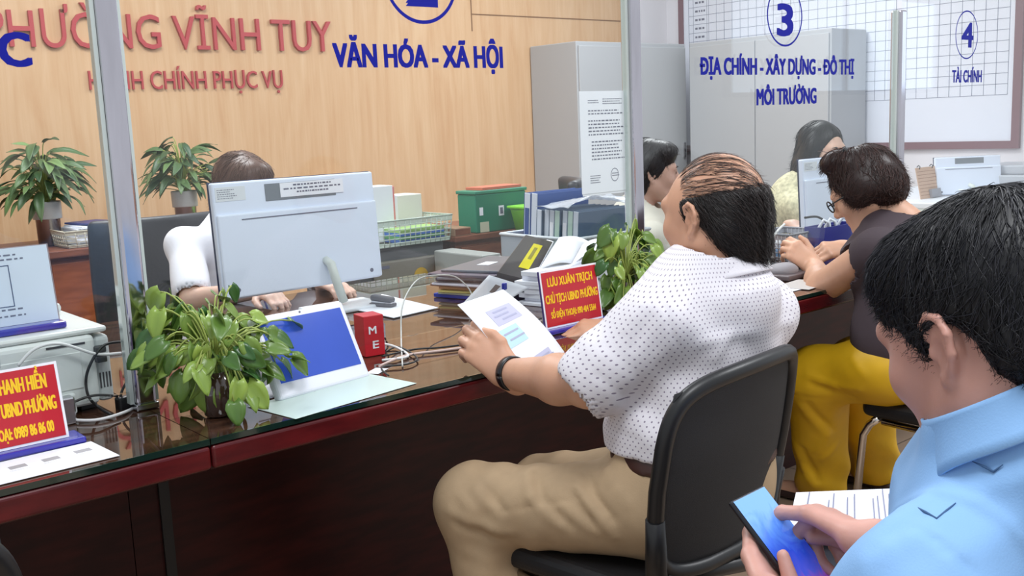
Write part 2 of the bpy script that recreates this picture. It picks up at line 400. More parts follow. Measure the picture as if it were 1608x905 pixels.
# ---------------------------------------------------------------- raised letters on the wall
LET = mat('wall_letter_red', S(176, 62, 66), 0.45)
def wall_line(body, x0, x1, z, capH, label, depth):
    root = thing('wall_sign', label, 'sign', ((x0 + x1) / 2, YB, z), 'raised red wall signs')
    me = text_mesh(body, x1 - x0, capH, 0, depth)
    me.transform(frame((x0, YB - .002, z), (1, 0, 0), (0, 0, 1)))
    bm = bmesh.new(); bm.from_mesh(me); bm.verts.ensure_lookup_table(); seen = set(); comps = []
    for v in bm.verts:
        if v in seen: continue
        st = [v]; seen.add(v); c = []
        while st:
            q = st.pop(); c.append(q)
            for e in q.link_edges:
                y = e.other_vert(q)
                if y not in seen: seen.add(y); st.append(y)
        comps.append(c)
    items = sorted([(min(v.co.x for v in c), max(v.co.x for v in c), c) for c in comps], key=lambda t: -(t[1] - t[0])); lets = []
    for a, bb, c in items:                                       # accents join the letter they sit over
        for l in lets:
            if (a + bb) / 2 > l[0] - .01 and (a + bb) / 2 < l[1] + .01: l[2].extend(c); break
        else: lets.append([a, bb, list(c)])
    for a, bb, c in sorted(lets, key=lambda t: t[0]):
        cs = set(c); nb = bmesh.new(); mp = {v: nb.verts.new(v.co) for v in c}
        for f in bm.faces:
            if f.verts[0] in cs: nb.faces.new([mp[v] for v in f.verts])
        m2 = bpy.data.meshes.new('letter'); nb.to_mesh(m2); nb.free(); link('letter', m2, LET, root)
    bm.free(); bpy.data.meshes.remove(me)
wall_line('PHƯỜNG VĨNH TUY', 1.46, 3.49, 1.772, .198, 'large raised red wall lettering reading PHƯỜNG VĨNH TUY on the wood wall', .022)
wall_line('HÀNH CHÍNH PHỤC VỤ', 1.955, 3.125, 1.548, .108, 'smaller raised red wall lettering HÀNH CHÍNH PHỤC VỤ beneath the large line', .016)

# ---------------------------------------------------------------- service counter: four sections and their glass screens
XS = [-0.71, 0.687, 2.087, 3.487, 4.887]
clab = ['dark red counter section at the left edge under the printer and red nameplate', 'dark red counter section under the pothos plant and the tilted tablet', 'dark red counter section behind the seated man in dotted shirt and the second pothos', 'dark red counter section the woman in yellow trousers leans on']
for i in range(4):
    x0, x1 = XS[i] + .001, XS[i + 1] - .001
    t = thing('service_counter', clab[i], 'counter', ((x0 + x1) / 2, 2.1, 0), 'sections of the service counter')
    yb = 2.93 if i < 2 else 2.45
    MB().b2((x0, YC + .0145, .70), (x1, yb, .748), .004).out('worktop', DARKWOOD, t)
    MB().b2((x0, YC, .706), (x1, YC + .014, .747), .006, 3).out('front_edge', REDEDGE, t)
    MB().b2((x0, 2.06, .0), (x1, 2.08, .70)).out('front_panel', DARKWOOD, t)
    MB().b2((x0, 2.0805, 0), (x0 + .02, yb - .03, .70)).out('side_panel', DARKWOOD, t); MB().b2((x1 - .02, 2.0805, 0), (x1, yb - .03, .70)).out('side_panel', DARKWOOD, t)
    if i: MB().b2((x0 + .06, 2.052, .0), (x0 + .082, 2.0595, .70)).out('joint_strip', BLACK, t)
    g = MB().b2((x0, YC + .004, .749), (x1, yb, ZT - .0008)).out('glass_top', TOPWOOD, t)
    MB().b2((x0, YC + .001, .7495), (x1, YC + .0045, ZT)).out('glass_edge', GREENEDGE, g)
plab = ['glass screen at the left edge over the printer, blue lettering ending in ỰC', 'glass screen numbered 2 reading VĂN HÓA - XÃ HỘI', 'glass screen numbered 3 with the land and construction lettering ending MÔI TRƯỜNG', 'glass screen numbered 4 reading TÀI CHÍNH at the right']
def gl_text(body, x0, x1, z, capH, par, bold=.05): text(body, frame((x0, YG - .0062, z), (1, 0, 0), (0, 0, 1)), x1 - x0, capH, BLUEV, par, bold)
def ring(xc, z, R, th, par):
    b = MB(); n = 64
    for k in range(n):
        a0, a1 = 2 * math.pi * k / n, 2 * math.pi * (k + 1) / n
        P = lambda r, a: (xc + r * math.cos(a), YG - .0056, z + r * math.sin(a))
        b.quad([P(R, a0), P(R, a1), P(R - th, a1), P(R - th, a0)])
    b.out('number_ring', BLUEV, par)
for i in range(4):
    x0, x1 = XS[i] + .028, XS[i + 1] - .028
    t = thing('glass_screen', plab[i], 'glass screen', ((x0 + x1) / 2, YG, ZT), 'glass screens along the counter')
    MB().b2((x0, YG - .005, ZT + .035), (x1, YG + .005, 1.74)).out('pane', GLASS, t)
    for xx in (x0 + .12, x1 - .12): MB().b2((xx - .02, YG - .014, ZT), (xx + .02, YG + .014, ZT + .05), .003).out('clamp', STEEL, t)
    if i == 0: gl_text('ỰC', .448, .551, 1.404, .058, t)
    if i == 1: gl_text('VĂN HÓA - XÃ HỘI', 1.158, 1.624, 1.405, .0505, t); gl_text('2', 1.357, 1.434, 1.541, .115, t); ring(1.396, 1.602, .102, .008, t)
    if i == 2: gl_text('ĐỊA CHÍNH - XÂY DỰNG - ĐÔ THỊ', 2.374, 3.184, 1.388, .05, t); gl_text('MÔI TRƯỜNG', 2.64, 2.96, 1.296, .05, t); gl_text('3', 2.748, 2.826, 1.508, .098, t); ring(2.787, 1.567, .094, .006, t)
    if i == 3: gl_text('TÀI CHÍNH', 3.88, 4.122, 1.357, .048, t, .04); gl_text('4', 3.95, 4.038, 1.492, .094, t); ring(3.99, 1.537, .092, .005, t)
pl = ['polished steel screen post at the left beside the printer', 'polished steel screen post with the white notice taped beside it', 'polished steel screen post behind the woman in the brown shirt', 'polished steel screen post at the far right end of the screens']
POST = mat('post_steel', S(200, 196, 204), 0.1, 1.0, noise=.1, nscale=4, stretch=(6, 6, 1))
for i in range(1, 5):
    x = XS[i]; t = thing('screen_post', pl[i - 1], 'post', (x, YG, ZT), 'posts between the glass screens')
    MB().b2((x - .019, YG - .022, ZT + .01), (x + .019, YG + .022, 1.61), .006, 3).out('tube', POST, t)
    MB().b2((x - .022, YG - .025, ZT), (x + .022, YG + .025, ZT + .012), .002).out('foot', STEEL, t)
    MB().b2((x - .0275, YG - .009, ZT + .012), (x - .0195, YG + .009, 1.61)).out('seal_strip', mat('pale_green_edge', S(196, 206, 202), .15, coat=1), t)
    MB().b2((x + .0195, YG - .009, ZT + .012), (x + .0275, YG + .009, 1.61)).out('seal_strip', MATS['pale_green_edge'], t)

# ---------------------------------------------------------------- whiteboard on the right wall
t = thing('whiteboard', 'large whiteboard with a ruled schedule grid and maroon frame on the right wall', 'whiteboard', (XR, 4.25, 1.0))
y0, y1, z0, z1 = 2.92, 5.60, 1.03, 2.42
MB().b2((XR - .02, y0, z0), (XR, y1, z1)).out('board', mat('board_white', S(226, 230, 242), .25), t)
b = MB(); b.b2((XR - .03, y0 - .05, z0 - .05), (XR, y1 + .05, z0)); b.b2((XR - .03, y0 - .05, z1), (XR, y1 + .05, z1 + .05)); b.b2((XR - .03, y0 - .05, z0), (XR, y0, z1)); b.b2((XR - .03, y1, z0), (XR, y1 + .05, z1)); b.out('board_frame', MAROON, t)
b = MB(); xg = XR - .0205
for k in range(32):
    y = 2.955 + k * .077
    if y > 5.36: break
    b.b2((xg - .0006, y - .0016, 1.325), (xg, y + .0016, 2.4))
for y in (5.36, 5.50, 5.545): b.b2((xg - .0006, y - .0016, 1.12), (xg, y + .0016, 2.4))
for k in range(17):
    z = 1.325 + k * .068
    b.b2((xg - .0006, 2.955, z - .0015), (xg, 5.545, z + .0015))
for k in range(1, 4): b.b2((xg - .0006, 5.36, 1.325 - k * .068 - .0012), (xg, 5.545, 1.325 - k * .068 + .0012))
b.out('schedule_grid', mat('grid_ink', S(120, 128, 150), .8), t)
b = MB(); r = random.Random(3)
for k in range(16):
    z = 1.36 + k * .068; yy = 5.48
    while yy > 5.39: ww = r.uniform(.012, .03); b.b2((xg - .0006, yy - ww, z - .008), (xg, yy, z + .008)); yy -= ww + .01
b.out('schedule_text', INK, t)

# ---------------------------------------------------------------- steel cabinets
def cabinet(name, label, lo, hi, face, nd, grp=None):
    lo = np.array(lo, float); hi = np.array(hi, float)
    t = thing('filing_cabinet', label, 'cabinet', ((lo[0] + hi[0]) / 2, (lo[1] + hi[1]) / 2, 0), grp)
    MB().b2(lo, hi, .006).out('body', GREYMETAL, t)
    if face == 'y':
        wd = (hi[0] - lo[0] - .02) / nd
        for k in range(nd):
            a = lo[0] + .01 + k * wd; d = MB().b2((a + .003, lo[1] - .016, lo[2] + .06), (a + wd - .003, lo[1] - .0005, hi[2] - .03), .004).out('door', GREYMETAL, t)
            MB().b2((a + wd - .05, lo[1] - .03, .95), (a + wd - .03, lo[1] - .0165, 1.07), .004).out('handle', STEEL, d)
    else:
        wd = (hi[1] - lo[1] - .02) / nd
        for k in range(nd):
            a = lo[1] + .01 + k * wd; d = MB().b2((lo[0] - .016, a + .003, lo[2] + .06), (lo[0] - .0005, a + wd - .003, hi[2] - .03), .004).out('door', GREYMETAL, t)
            MB().b2((lo[0] - .03, a + .03, .80), (lo[0] - .0165, a + .05, .92), .004).out('handle', STEEL, d)
    return t
cabinet('c', 'grey steel cabinet against the wood wall left of the whiteboard', (5.19, 5.3, 0), (6.38, 5.79, 1.83), 'y', 2, 'grey steel cabinets')
cabinet('c', 'grey steel cabinet in front of the whiteboard behind the woman in yellow blouse', (6.26, 3.93, 0), (6.70, 5.16, 1.82), 'x', 2, 'grey steel cabinets')
# ---------------------------------------------------------------- plants
def leaf_mat(name, c0, c1, rough=.4):
    m = bpy.data.materials.new(name); m.use_nodes = True; MATS[name] = m; nt = m.node_tree; b = nt.nodes['Principled BSDF']; b.inputs['Roughness'].default_value = rough
    a = node(nt, 'ShaderNodeAttribute', attribute_name='tint'); r = node(nt, 'ShaderNodeValToRGB'); r.color_ramp.elements[0].color = c0; r.color_ramp.elements[1].color = c1
    nt.links.new(a.outputs['Fac'], r.inputs[0]); nt.links.new(r.outputs[0], b.inputs['Base Color'])
    b.inputs['Subsurface Weight'].default_value = 0.0
    return m
POTHOS = leaf_mat('pothos_leaf', S(50, 92, 38), S(160, 186, 82), .3); LILY = leaf_mat('lily_leaf', S(46, 74, 42), S(112, 138, 84), .45); STEM = mat('plant_stem', S(150, 165, 80), .5)
def leaves(name, specs, m, parent, kind='heart'):
    """specs: list of (base, direction, normal, length, width, droop, tint)"""
    vs, fs, ti = [], [], []
    for base, d, n, L, W, dr, tint in specs:
        d = V(d).normalized(); n = V(n); s = d.cross(n); s = s.normalized() if s.length > 1e-5 else d.orthogonal().normalized(); n = s.cross(d).normalized()
        k0 = len(vs); NU = 7
        for i in range(NU + 1):
            u = i / NU
            if kind == 'heart': wv = (math.sin(math.pi * min(1, u * .93 + .07)) ** .62) * (1 - .38 * u) * (1.12 if u < .35 else 1.0)
            else: wv = math.sin(math.pi * (u * .9 + .1)) ** .8
            if i == NU: wv = 0.02
            back = -.13 * L * (1 - u) ** 4 if kind == 'heart' else 0
            for j in (-1, -.5, 0, .5, 1):
                p = V(base) + d * (u * L + (back * abs(j) ** 2 if i < 2 else 0)) + s * (j * wv * W / 2) + n * (abs(j) * wv * W * .16 - dr * L * u * u + .012 * L * math.sin(9 * u + 3 * j))
                vs.append(p); ti.append(tint * (.85 if j == 0 else 1))
        for i in range(NU):
            for j in range(4):
                a = k0 + i * 5 + j; fs.append((a, a + 1, a + 6, a + 5))
    me = bpy.data.meshes.new(name); me.from_pydata([tuple(v) for v in vs], [], fs); at_ = me.attributes.new('tint', 'FLOAT', 'POINT'); at_.data.foreach_set('value', np.array(ti, np.float32)); me.shade_smooth()
    o = link(name, me, m, parent)
    sm = o.modifiers.new('thick', 'SOLIDIFY'); sm.thickness = 0.0008
    return o
def bez(a, b, c, n=8): a, b, c = V(a), V(b), V(c); return [a * (1 - t) ** 2 + b * 2 * t * (1 - t) + c * t * t for t in [i / n for i in range(n + 1)]]
def pothos(label, base, tips, vase_r, vase_h, seed, extra):
    """trailing heart leaves on stems from a small glass vase; tips: hand placed leaf positions"""
    r = random.Random(seed); t = thing('potted_pothos', label, 'plant', base, 'pothos plants on the counter'); bx = V(base)
    MB().lathe([(vase_r * .8, 0.001), (vase_r * .95, .004), (vase_r, vase_h * .5), (vase_r * .92, vase_h), (vase_r * .86, vase_h), (vase_r * .9, vase_h * .5), (vase_r * .8, .01)], bx).out('vase', mat('brown_glass', S(70, 52, 44), .08, coat=1), t)
    top = bx + Vector((0, 0, vase_h)); sp = []; st = MB()
    allt = [V(p) for p in tips]
    for k in range(extra):
        q = r.choice(tips); allt.append(V(q) + Vector((r.gauss(0, .018), r.gauss(0, .024), r.gauss(0, .016))))
    for q in allt:
        q = bx + Vector((0, 0, .12)) + (q - bx - Vector((0, 0, .12))) * .88
        out = q - (bx + Vector((0, 0, .1))); mid = top + (q - top) * .5 + Vector((0, 0, .05 + .03 * r.random()))
        st.tube(bez(top, mid, q), .0017, 5)
        d = Vector((out.x, out.y, -.03 - abs(r.gauss(0, .05)))).normalized() + Vector((r.gauss(0, .45), r.gauss(0, .45), r.gauss(-.25, .3)))
        n = Vector((r.gauss(-.1, .45), r.gauss(-.75, .35), r.gauss(.75, .35)))
        L = r.uniform(.038, .062); sp.append((q, d, n, L, L * r.uniform(.72, .92), r.uniform(.05, .35), min(1, max(0, r.gauss(.4, .25)))))
    leaves('foliage', sp, POTHOS, t); st.out('stems', STEM, t)
    return t
pp = [(0.77 + .0, 1.76, .76)]
L1 = [(285, 470), (250, 480), (240, 550), (215, 555), (270, 520), (300, 500), (320, 490), (350, 500), (380, 495), (410, 500), (400, 530), (430, 545), (440, 560), (300, 540), (330, 545), (360, 540), (390, 555), (420, 580), (400, 590), (250, 580), (280, 590), (310, 580), (340, 590), (370, 600), (300, 610), (345, 620), (390, 610), (360, 640), (330, 560), (265, 560), (235, 520), (380, 520), (425, 520), (450, 510), (280, 490), (355, 470)]
r_ = random.Random(5)
pothos('trailing pothos in a small vase beside the white tablet and left screen post', at(345, 652, z=ZT), [at(px, py, y=1.77 + r_.uniform(-.06, .09)) for px, py in L1], .028, .085, 11, 100)
L2 = [(960, 360), (990, 355), (1010, 370), (1030, 380), (950, 385), (975, 380), (1000, 390), (1020, 400), (1035, 410), (945, 410), (965, 405), (985, 415), (1005, 420), (950, 435), (970, 440), (990, 440), (1010, 440), (960, 460), (985, 465), (1000, 460), (945, 375), (975, 480), (1020, 430)]
pothos('trailing pothos in a vase between the red nameplate and the bald man', at(985, 494, z=ZT), [at(px, py, y=1.86 + r_.uniform(-.07, .035)) for px, py in L2], .03, .09, 12, 80)

# plants in metal vases on the low cabinet
def lily(label, x, y, z, seed, n, R, vase=True):
    r = random.Random(seed); t = thing('potted_lily', label, 'plant', (x, y, z), 'leafy plants on the low cabinet')
    MB().lathe([(.045, 0), (.05, .004), (.056, .19), (.062, .2), (.056, .2), (.05, .18), (.044, .012)], (x, y, z)).out('vase', mat('brushed_metal_vase', S(150, 150, 156), .25, 1.0), t)
    MB().lathe([(.062, .125), (.063, .13), (.0645, .2), (.0635, .205), (.062, .2)], (x, y, z)).out('vase_band', mat('pale_band', S(190, 192, 192), .4), t)
    top = Vector((x, y, z + .19)); st = MB(); sp = []
    for k in range(n):
        a = r.uniform(0, 2 * math.pi); rr = R * r.uniform(.15, 1); h = r.uniform(.04, .30) * (1.15 - .55 * rr / R)
        q = top + Vector((math.cos(a) * rr * .62, math.sin(a) * rr * .5, h)); st.tube(bez(top, top + Vector((0, 0, h * .7)) + (q - top) * .25, q, 6), .0022, 5)
        d = Vector((math.cos(a), math.sin(a), r.uniform(-.55, .5))); L = r.uniform(.08, .14)
        sp.append((q, d, Vector((r.gauss(0, .3), r.gauss(-.3, .3), 1)), L, L * r.uniform(.26, .38), r.uniform(.25, .75), min(1, max(0, r.gauss(.4, .28)))))
    leaves('foliage', sp, LILY, t, 'lance'); st.out('stems', STEM, t)
lily('leafy green plant in a metal vase left of the woven basket on the low cabinet', 1.43, 4.98, .8, 21, 120, .23)
lily('leafy green plant in a metal vase seen right of the left screen post', 2.10, 5.0, .8, 22, 100, .24)
lily('leafy green plant cut off by the left edge of the photo', .95, 4.98, .8, 23, 90, .20)

# ---------------------------------------------------------------- furniture behind the counter
WOOD2 = glossy_wood('brown_cabinet_wood', S(104, 60, 42), S(134, 80, 56), 1.45, .4); WOOD3 = glossy_wood('orange_door_wood', S(128, 68, 38), S(152, 84, 48), 1.45, .4)
t = thing('low_cabinet', 'long low wooden cabinet along the wood wall carrying the plants', 'cabinet', (1.3, 5.0, 0))
MB().b2((.2, 4.74, .03), (2.45, 5.3, .765)).out('body', WOOD2, t); MB().b2((.17, 4.7, .765), (2.48, 5.32, .8), .006).out('top', WOOD2, t)
for k in range(4):
    d = MB().b2((.25 + k * .55, 4.722, .08), (.25 + k * .55 + .53, 4.7395, .74), .004).out('door', WOOD3, t); MB().b2((.72 + k * .55, 4.70, .4), (.74 + k * .55, 4.7215, .5), .003).out('handle', STEEL, d)
t = thing('side_cabinet', 'brown wooden side cabinet under the green storage box', 'cabinet', (3.0, 3.75, 0))
MB().b2((2.66, 3.5, .03), (3.5, 4.05, .775), .004).out('body', WOOD2, t); MB().b2((2.64, 3.47, .775), (3.52, 4.07, .8), .004).out('top', WOOD2, t)
for k in range(2): MB().b2((2.68 + k * .41, 3.482, .06), (3.08 + k * .41, 3.4995, .75), .004).out('door', WOOD2, t)
t = thing('steel_safe', 'dark grey metal safe with a yellow round sticker under the plastic tray', 'safe', (2.42, 3.75, 0))
MB().b2((2.17, 3.5, 0), (2.60, 3.95, .79), .012).out('body', mat('safe_grey', S(92, 96, 98), .5), t)
d = MB().b2((2.23, 3.478, .10), (2.56, 3.4995, .735), .008).out('door', mat('safe_door', S(136, 132, 120), .45), t)
MB().lathe([(.036, 0), (.036, .0015)], (2.455, 3.477, .655), 32, rotx(90)).out('sticker', mat('sticker_yellow', S(214, 172, 40), .5), d)
MB().b2((2.245, 3.4765, .705), (2.30, 3.4779, .718)).out('maker_plate', INK, d)
MB().b2((2.50, 3.465, .40), (2.515, 3.4779, .50), .004).out('handle', STEEL, d)
t = thing('computer_tower', 'pale grey computer tower standing between the safe and wooden side cabinet', 'computer', (2.62, 3.36, 0))
MB().b2((2.50, 3.12, .33), (2.60, 3.44, .76), .006).out('case', mat('tower_grey', S(150, 152, 148), .5), t); MB().b2((2.505, 3.108, .34), (2.595, 3.1195, .75), .004).out('front_panel', mat('tower_front', S(186, 184, 176), .5), t)
t2 = thing('tower_stand', 'dark low stand under the pale computer tower', 'stand', (2.55, 3.28, 0)); MB().b2((2.47, 3.09, .30), (2.63, 3.46, .329)).out('shelf', BLACK, t2)
for xx in (2.48, 2.60):
    for yy in (3.10, 3.43): MB().b2((xx, yy, 0), (xx + .02, yy + .02, .2999)).out('leg', BLACK, t2)
# office chair behind the first clerk
def office_chair(label, x, y, w=.50, ztop=1.02, rz=0):
    n0 = set(bpy.data.objects)
    t = thing('office_chair', label, 'chair', (x, y, 0), 'black office chairs of the clerks')
    pr = []
    b = MB(); b.grid(lambda u, v: (x + (u - .5) * w * (1 - .12 * (v - .3) ** 2), y + .04 - .05 * (1 - (2 * u - 1) ** 2) + .05 * v, .52 + v * (ztop - .52)), 10, 8); o = b.out('backrest', mat('black_leather', S(46, 46, 52), .45, bump=.3, bscale=60), t)
    m = o.modifiers.new('s', 'SOLIDIFY'); m.thickness = .05; m.offset = 0; m2 = o.modifiers.new('b', 'BEVEL'); m2.width = .02; m2.segments = 3
    MB().box((x, y - .24, .40), (w, .5, .08), None, .03, 3).out('seat', MATS['black_leather'], t)
    MB().tube([(x, y - .02, .37), (x, y + .09, .43), (x, y + .09, .60)], .018).out('back_bracket', BLACK, t)
    MB().cyl((x, y - .24, .08), (x, y - .24, .362), .028).out('column', BLACK, t)
    for k in range(5):
        a = 2 * math.pi * k / 5 + .3; l = MB().tube([(x, y - .24, .1), (x + .28 * math.cos(a), y - .24 + .28 * math.sin(a), .07)], [.025, .018]).out('foot', BLACK, t)
        MB().lathe([(.025, -.012), (.028, 0), (.025, .012)], (x + .28 * math.cos(a), y - .24 + .28 * math.sin(a), .0285), 16, rotx(90)).out('caster', BLACK, l)
_oc = office_chair
def office_chair(label, x, y, w=.50, ztop=1.02, rz=0):
    n0 = set(o.name for o in bpy.data.objects); _oc(label, x, y, w, ztop)
    if rz:
        for o in list(bpy.data.objects):
            if o.name not in n0 and o.type == 'EMPTY': o.rotation_euler = (0, 0, math.radians(rz))
office_chair('black office chair behind the clerk at the white monitor', 1.42, 3.50, .56, 1.0)
office_chair('black office chair behind the dark haired clerk seen in profile', 2.96, 2.98, .44, 1.04, 52)

# ---------------------------------------------------------------- things on the rear furniture
def basket(name, label, lo, hi, m, holes=(8, 3), taper=.9, group=None, cat='basket', band=True):
    """open perforated tray: walls of crossing bars, solid rim and bottom"""
    lo = np.array(lo, float); hi = np.array(hi, float); c = (lo + hi) / 2; t = thing(name, label, cat, (c[0], c[1], lo[2]), group)
    h = hi[2] - lo[2]; P = lambda u, v, zz: ((c[0] + (u - .5) * (hi[0] - lo[0]) * (taper + (1 - taper) * zz)), (c[1] + (v - .5) * (hi[1] - lo[1]) * (taper + (1 - taper) * zz)), lo[2] + .002 + zz * (h - .002))
    b = MB(); corners = [(0, 0), (1, 0), (1, 1), (0, 1)]
    for i in range(4):
        a, e = corners[i], corners[(i + 1) % 4]; n = holes[0]
        E = lambda s, zz: P(a[0] + (e[0] - a[0]) * s, a[1] + (e[1] - a[1]) * s, zz)
        for k in range(n + 1): b.tube([E(k / n, 0), E(k / n, 1)], .0022, 4)
        for k in range(holes[1] + 1):
            zz = .12 + .68 * k / holes[1]; b.tube([E(0, zz), E(1, zz)], .0024, 4)
        for za, zb in ((0, .15), (.8, 1.0)): b.quad([E(0, za), E(1, za), E(1, zb), E(0, zb)])
    b.out('side_walls', m, t)
    MB().tube([P(0, 0, 1), P(1, 0, 1), P(1, 1, 1), P(0, 1, 1), P(0, 0, 1)], .004, 6).out('rim', m, t)
    MB().sheet([P(0, 0, 0), P(1, 0, 0), P(1, 1, 0), P(0, 1, 0)], .002).out('bottom', m, t)
    return t
GREENTR = mat('clear_green_plastic', S(198, 212, 200), .25, alpha=.75); GREYTR = mat('grey_tray', S(190, 190, 184), .5)
b = MB()
def papers(name, label, c, dims, n, seed, cat='papers', rz=0, th=.004, jit=.008, group=None, cols=None):
    """a pile: each bundle a part"""
    r = random.Random(seed); t = thing(name, label, cat, c, group); z = c[2]
    for k in range(n):
        tk = th * r.uniform(.7, 1.3); m = PAPER if cols is None else cols[k % len(cols)]
        MB().box((c[0] + r.uniform(-jit, jit), c[1] + r.uniform(-jit, jit), z + tk / 2 + .0002), (dims[0] * r.uniform(.94, 1), dims[1] * r.uniform(.94, 1), tk), rotz(rz + r.uniform(-4, 4)), .0008, 1).out('sheet_bundle', m, t); z += tk + .0003
    return t, z
def flat(name, label, c, dims, m, rz=0, cat='paper', group=None, bev=.0005):
    o = MB().box((c[0], c[1], c[2] + dims[2] / 2), dims, rotz(rz), bev, 1).out(name, m); return setp(o, label, cat, group)
# woven basket and papers on the low cabinet
basket('storage_basket', 'pale perforated basket on the low cabinet left of the screen post', (1.42, 4.72, .80), (1.80, 4.98, .875), mat('beige_plastic', S(205, 196, 176), .5), (9, 3), .94)
papers('paper_pile', 'small pile of papers lying in the perforated basket by the left post', (1.62, 4.85, .806), (.28, .2), 14, 4, 'papers', 3, .0058, .006)
flat('folder', 'dark blue folder on top of the papers in the perforated basket', (1.585, 4.85, .896), (.16, .2, .008), mat('navy_card', S(52, 50, 110), .5), 12, 'folder')
flat('box', 'flat bright green box on the low cabinet right of the left post', (2.33, 4.95, .8), (.20, .14, .03), mat('lime_box', S(150, 200, 80), .5, noise=.2, nscale=60), 2, 'box', None, .002)
# tray and white boxes on the safe
basket('plastic_tray', 'clear greenish plastic tray full of files on the grey safe', (2.19, 3.46, .79), (2.62, 3.86, .90), GREENTR, (16, 4), .95)
t = thing('card_box', 'white card box with red inner folder standing in the greenish tray', 'box', (2.34, 3.66, .80))
MB().b2((2.20, 3.60, .80), (2.42, 3.70, 1.035), .002).out('box_body', PAPER, t); MB().b2((2.4205, 3.61, .80), (2.435, 3.70, 1.03), .002).out('red_folder', mat('pale_red_card', S(220, 130, 130), .6), t); MB().b2((2.4355, 3.62, .8), (2.455, 3.70, .99), .002).out('cream_folder', PAPER, t)
t = thing('card_index', 'white card box standing at the right end of the greenish tray', 'box', (2.54, 3.75, .8))
MB().b2((2.47, 3.66, .80), (2.61, 3.78, .985), .003).out('box_body', mat('offwhite_card', S(228, 224, 214), .7), t)
for k, (cc, zz) in enumerate([((60, 90, 160), .80), ((90, 150, 90), .814), ((70, 110, 190), .828), ((150, 185, 110), .842)]):
    flat('folder', ['navy folder at the bottom of the greenish tray', 'green folder lying in the greenish tray on the navy one', 'bright blue folder lying in the greenish tray', 'pale green folder lying uppermost in the greenish tray'][k], (2.48, 3.55, zz), (.23, .13, .0135), mat('folder%d' % k, S(*cc), .5), 2, 'folder', 'folders in the greenish tray')
flat('envelope', 'tan envelope sticking out under the greenish tray on the safe', (2.52, 3.425, .765), (.2, .08, .004), mat('kraft', S(206, 170, 124), .7), 6, 'envelope') if False else None
# green storage box, light green box, red folder
t = thing('storage_box', 'dark green storage box with white labels on the wooden side cabinet', 'box', (2.9, 3.6, .8))
GB = mat('green_box', S(28, 120, 92), .45); MB().b2((2.775, 3.49, .80), (3.07, 3.62, .97), .006).out('box_body', GB, t); MB().b2((2.77, 3.485, .9701), (3.075, 3.625, .985), .004).out('lid', mat('green_lid', S(52, 130, 104), .45), t)
for a, c_, hh, ww, cm in ((2.795, .895, .035, .02, PAPER), (2.905, .89, .045, .03, PAPER), (2.795, .825, .045, .05, mat('tan_label', S(196, 196, 172), .7))): MB().b2((a, 3.4885, c_ - hh / 2), (a + ww, 3.4899, c_ + hh / 2)).out('label_patch', cm, t)
MB().b2((2.912, 3.4878, .876), (2.928, 3.4884, .904)).out('label_print', INK, t)
t = thing('plastic_box', 'lime green plastic box in front of the dark green storage box', 'box', (3.02, 3.42, .8))
MB().lathe([(.07, .0), (.075, .005), (.092, .085), (.097, .1), (.09, .1), (.07, .01)], (3.0, 3.375, .8), 4, rotz(45)).out('box_body', mat('lime_plastic', S(132, 205, 62), .35), t); MB().box((3.0, 3.385, .905), (.15, .15, .012), None, .004).out('lid', MATS['lime_plastic'], t)
flat('folder', 'orange red folder lying on the lid of the dark green storage box', (2.94, 3.56, .9855), (.24, .11, .012), mat('orange_card', S(206, 110, 84), .6), 3, 'folder')
t = thing('small_crate', 'small wooden drawer box left of the dark green storage box', 'box', (2.69, 3.55, .8)); MB().b2((2.645, 3.48, .80), (2.735, 3.62, .835), .003).out('box_body', mat('crate_wood', S(150, 118, 92), .6), t); MB().b2((2.65, 3.4785, .805), (2.73, 3.4799, .83), .002).out('drawer_front', WOOD2, t)

# ---------------------------------------------------------------- clear bin of binders
CLEARP = glass('clear_plastic', (.90, .93, .93), 1.3, .15)
t = thing('clear_bin', 'clear plastic bin holding the row of blue binders', 'bin', (2.5, 2.58, ZT))
b = MB(); lo, hi = (2.31, 2.405), (2.69, 2.77)
for (xa, ya, xb, yb) in ((lo[0], lo[1], hi[0], lo[1] + .004), (lo[0], hi[1] - .004, hi[0], hi[1]), (lo[0], lo[1] + .004, lo[0] + .004, hi[1] - .004), (hi[0] - .004, lo[1] + .004, hi[0], hi[1] - .004)): b.b2((xa, ya, ZT), (xb, yb, .885))
b.b2((lo[0] + .004, lo[1] + .004, ZT), (hi[0] - .004, hi[1] - .004, ZT + .004)); b.out('bin_body', mat('milky_plastic', S(205, 214, 220), .3, alpha=.4), t)
b = MB(); b.tube([(lo[0], lo[1], .885), (hi[0], lo[1], .885), (hi[0], hi[1], .885), (lo[0], hi[1], .885), (lo[0], lo[1], .885)], .006, 6); b.out('rim', mat('milky_rim', S(215, 222, 228), .3), t)
NAVY = mat('binder_blue', S(44, 76, 140), .45); SLATE = mat('binder_slate', S(78, 98, 122), .5); SPINE = mat('spine_grey', S(206, 214, 226), .5); SPG = mat('spine_green', S(190, 216, 204), .5)
bl = ['slate binder showing its whole front cover at the right end of the clear bin'] + ['slate binder with %s spine, %s from the right in the clear bin' % q for q in (('a greenish', 'second'), ('a pale', 'third'), ('a greenish', 'fourth'), ('a pale', 'fifth'), ('a pale', 'sixth'), ('a pale', 'seventh'))] + ['tall navy binder second from the left in the clear bin', 'tall navy binder at the left end of the clear bin']
yy = 2.432
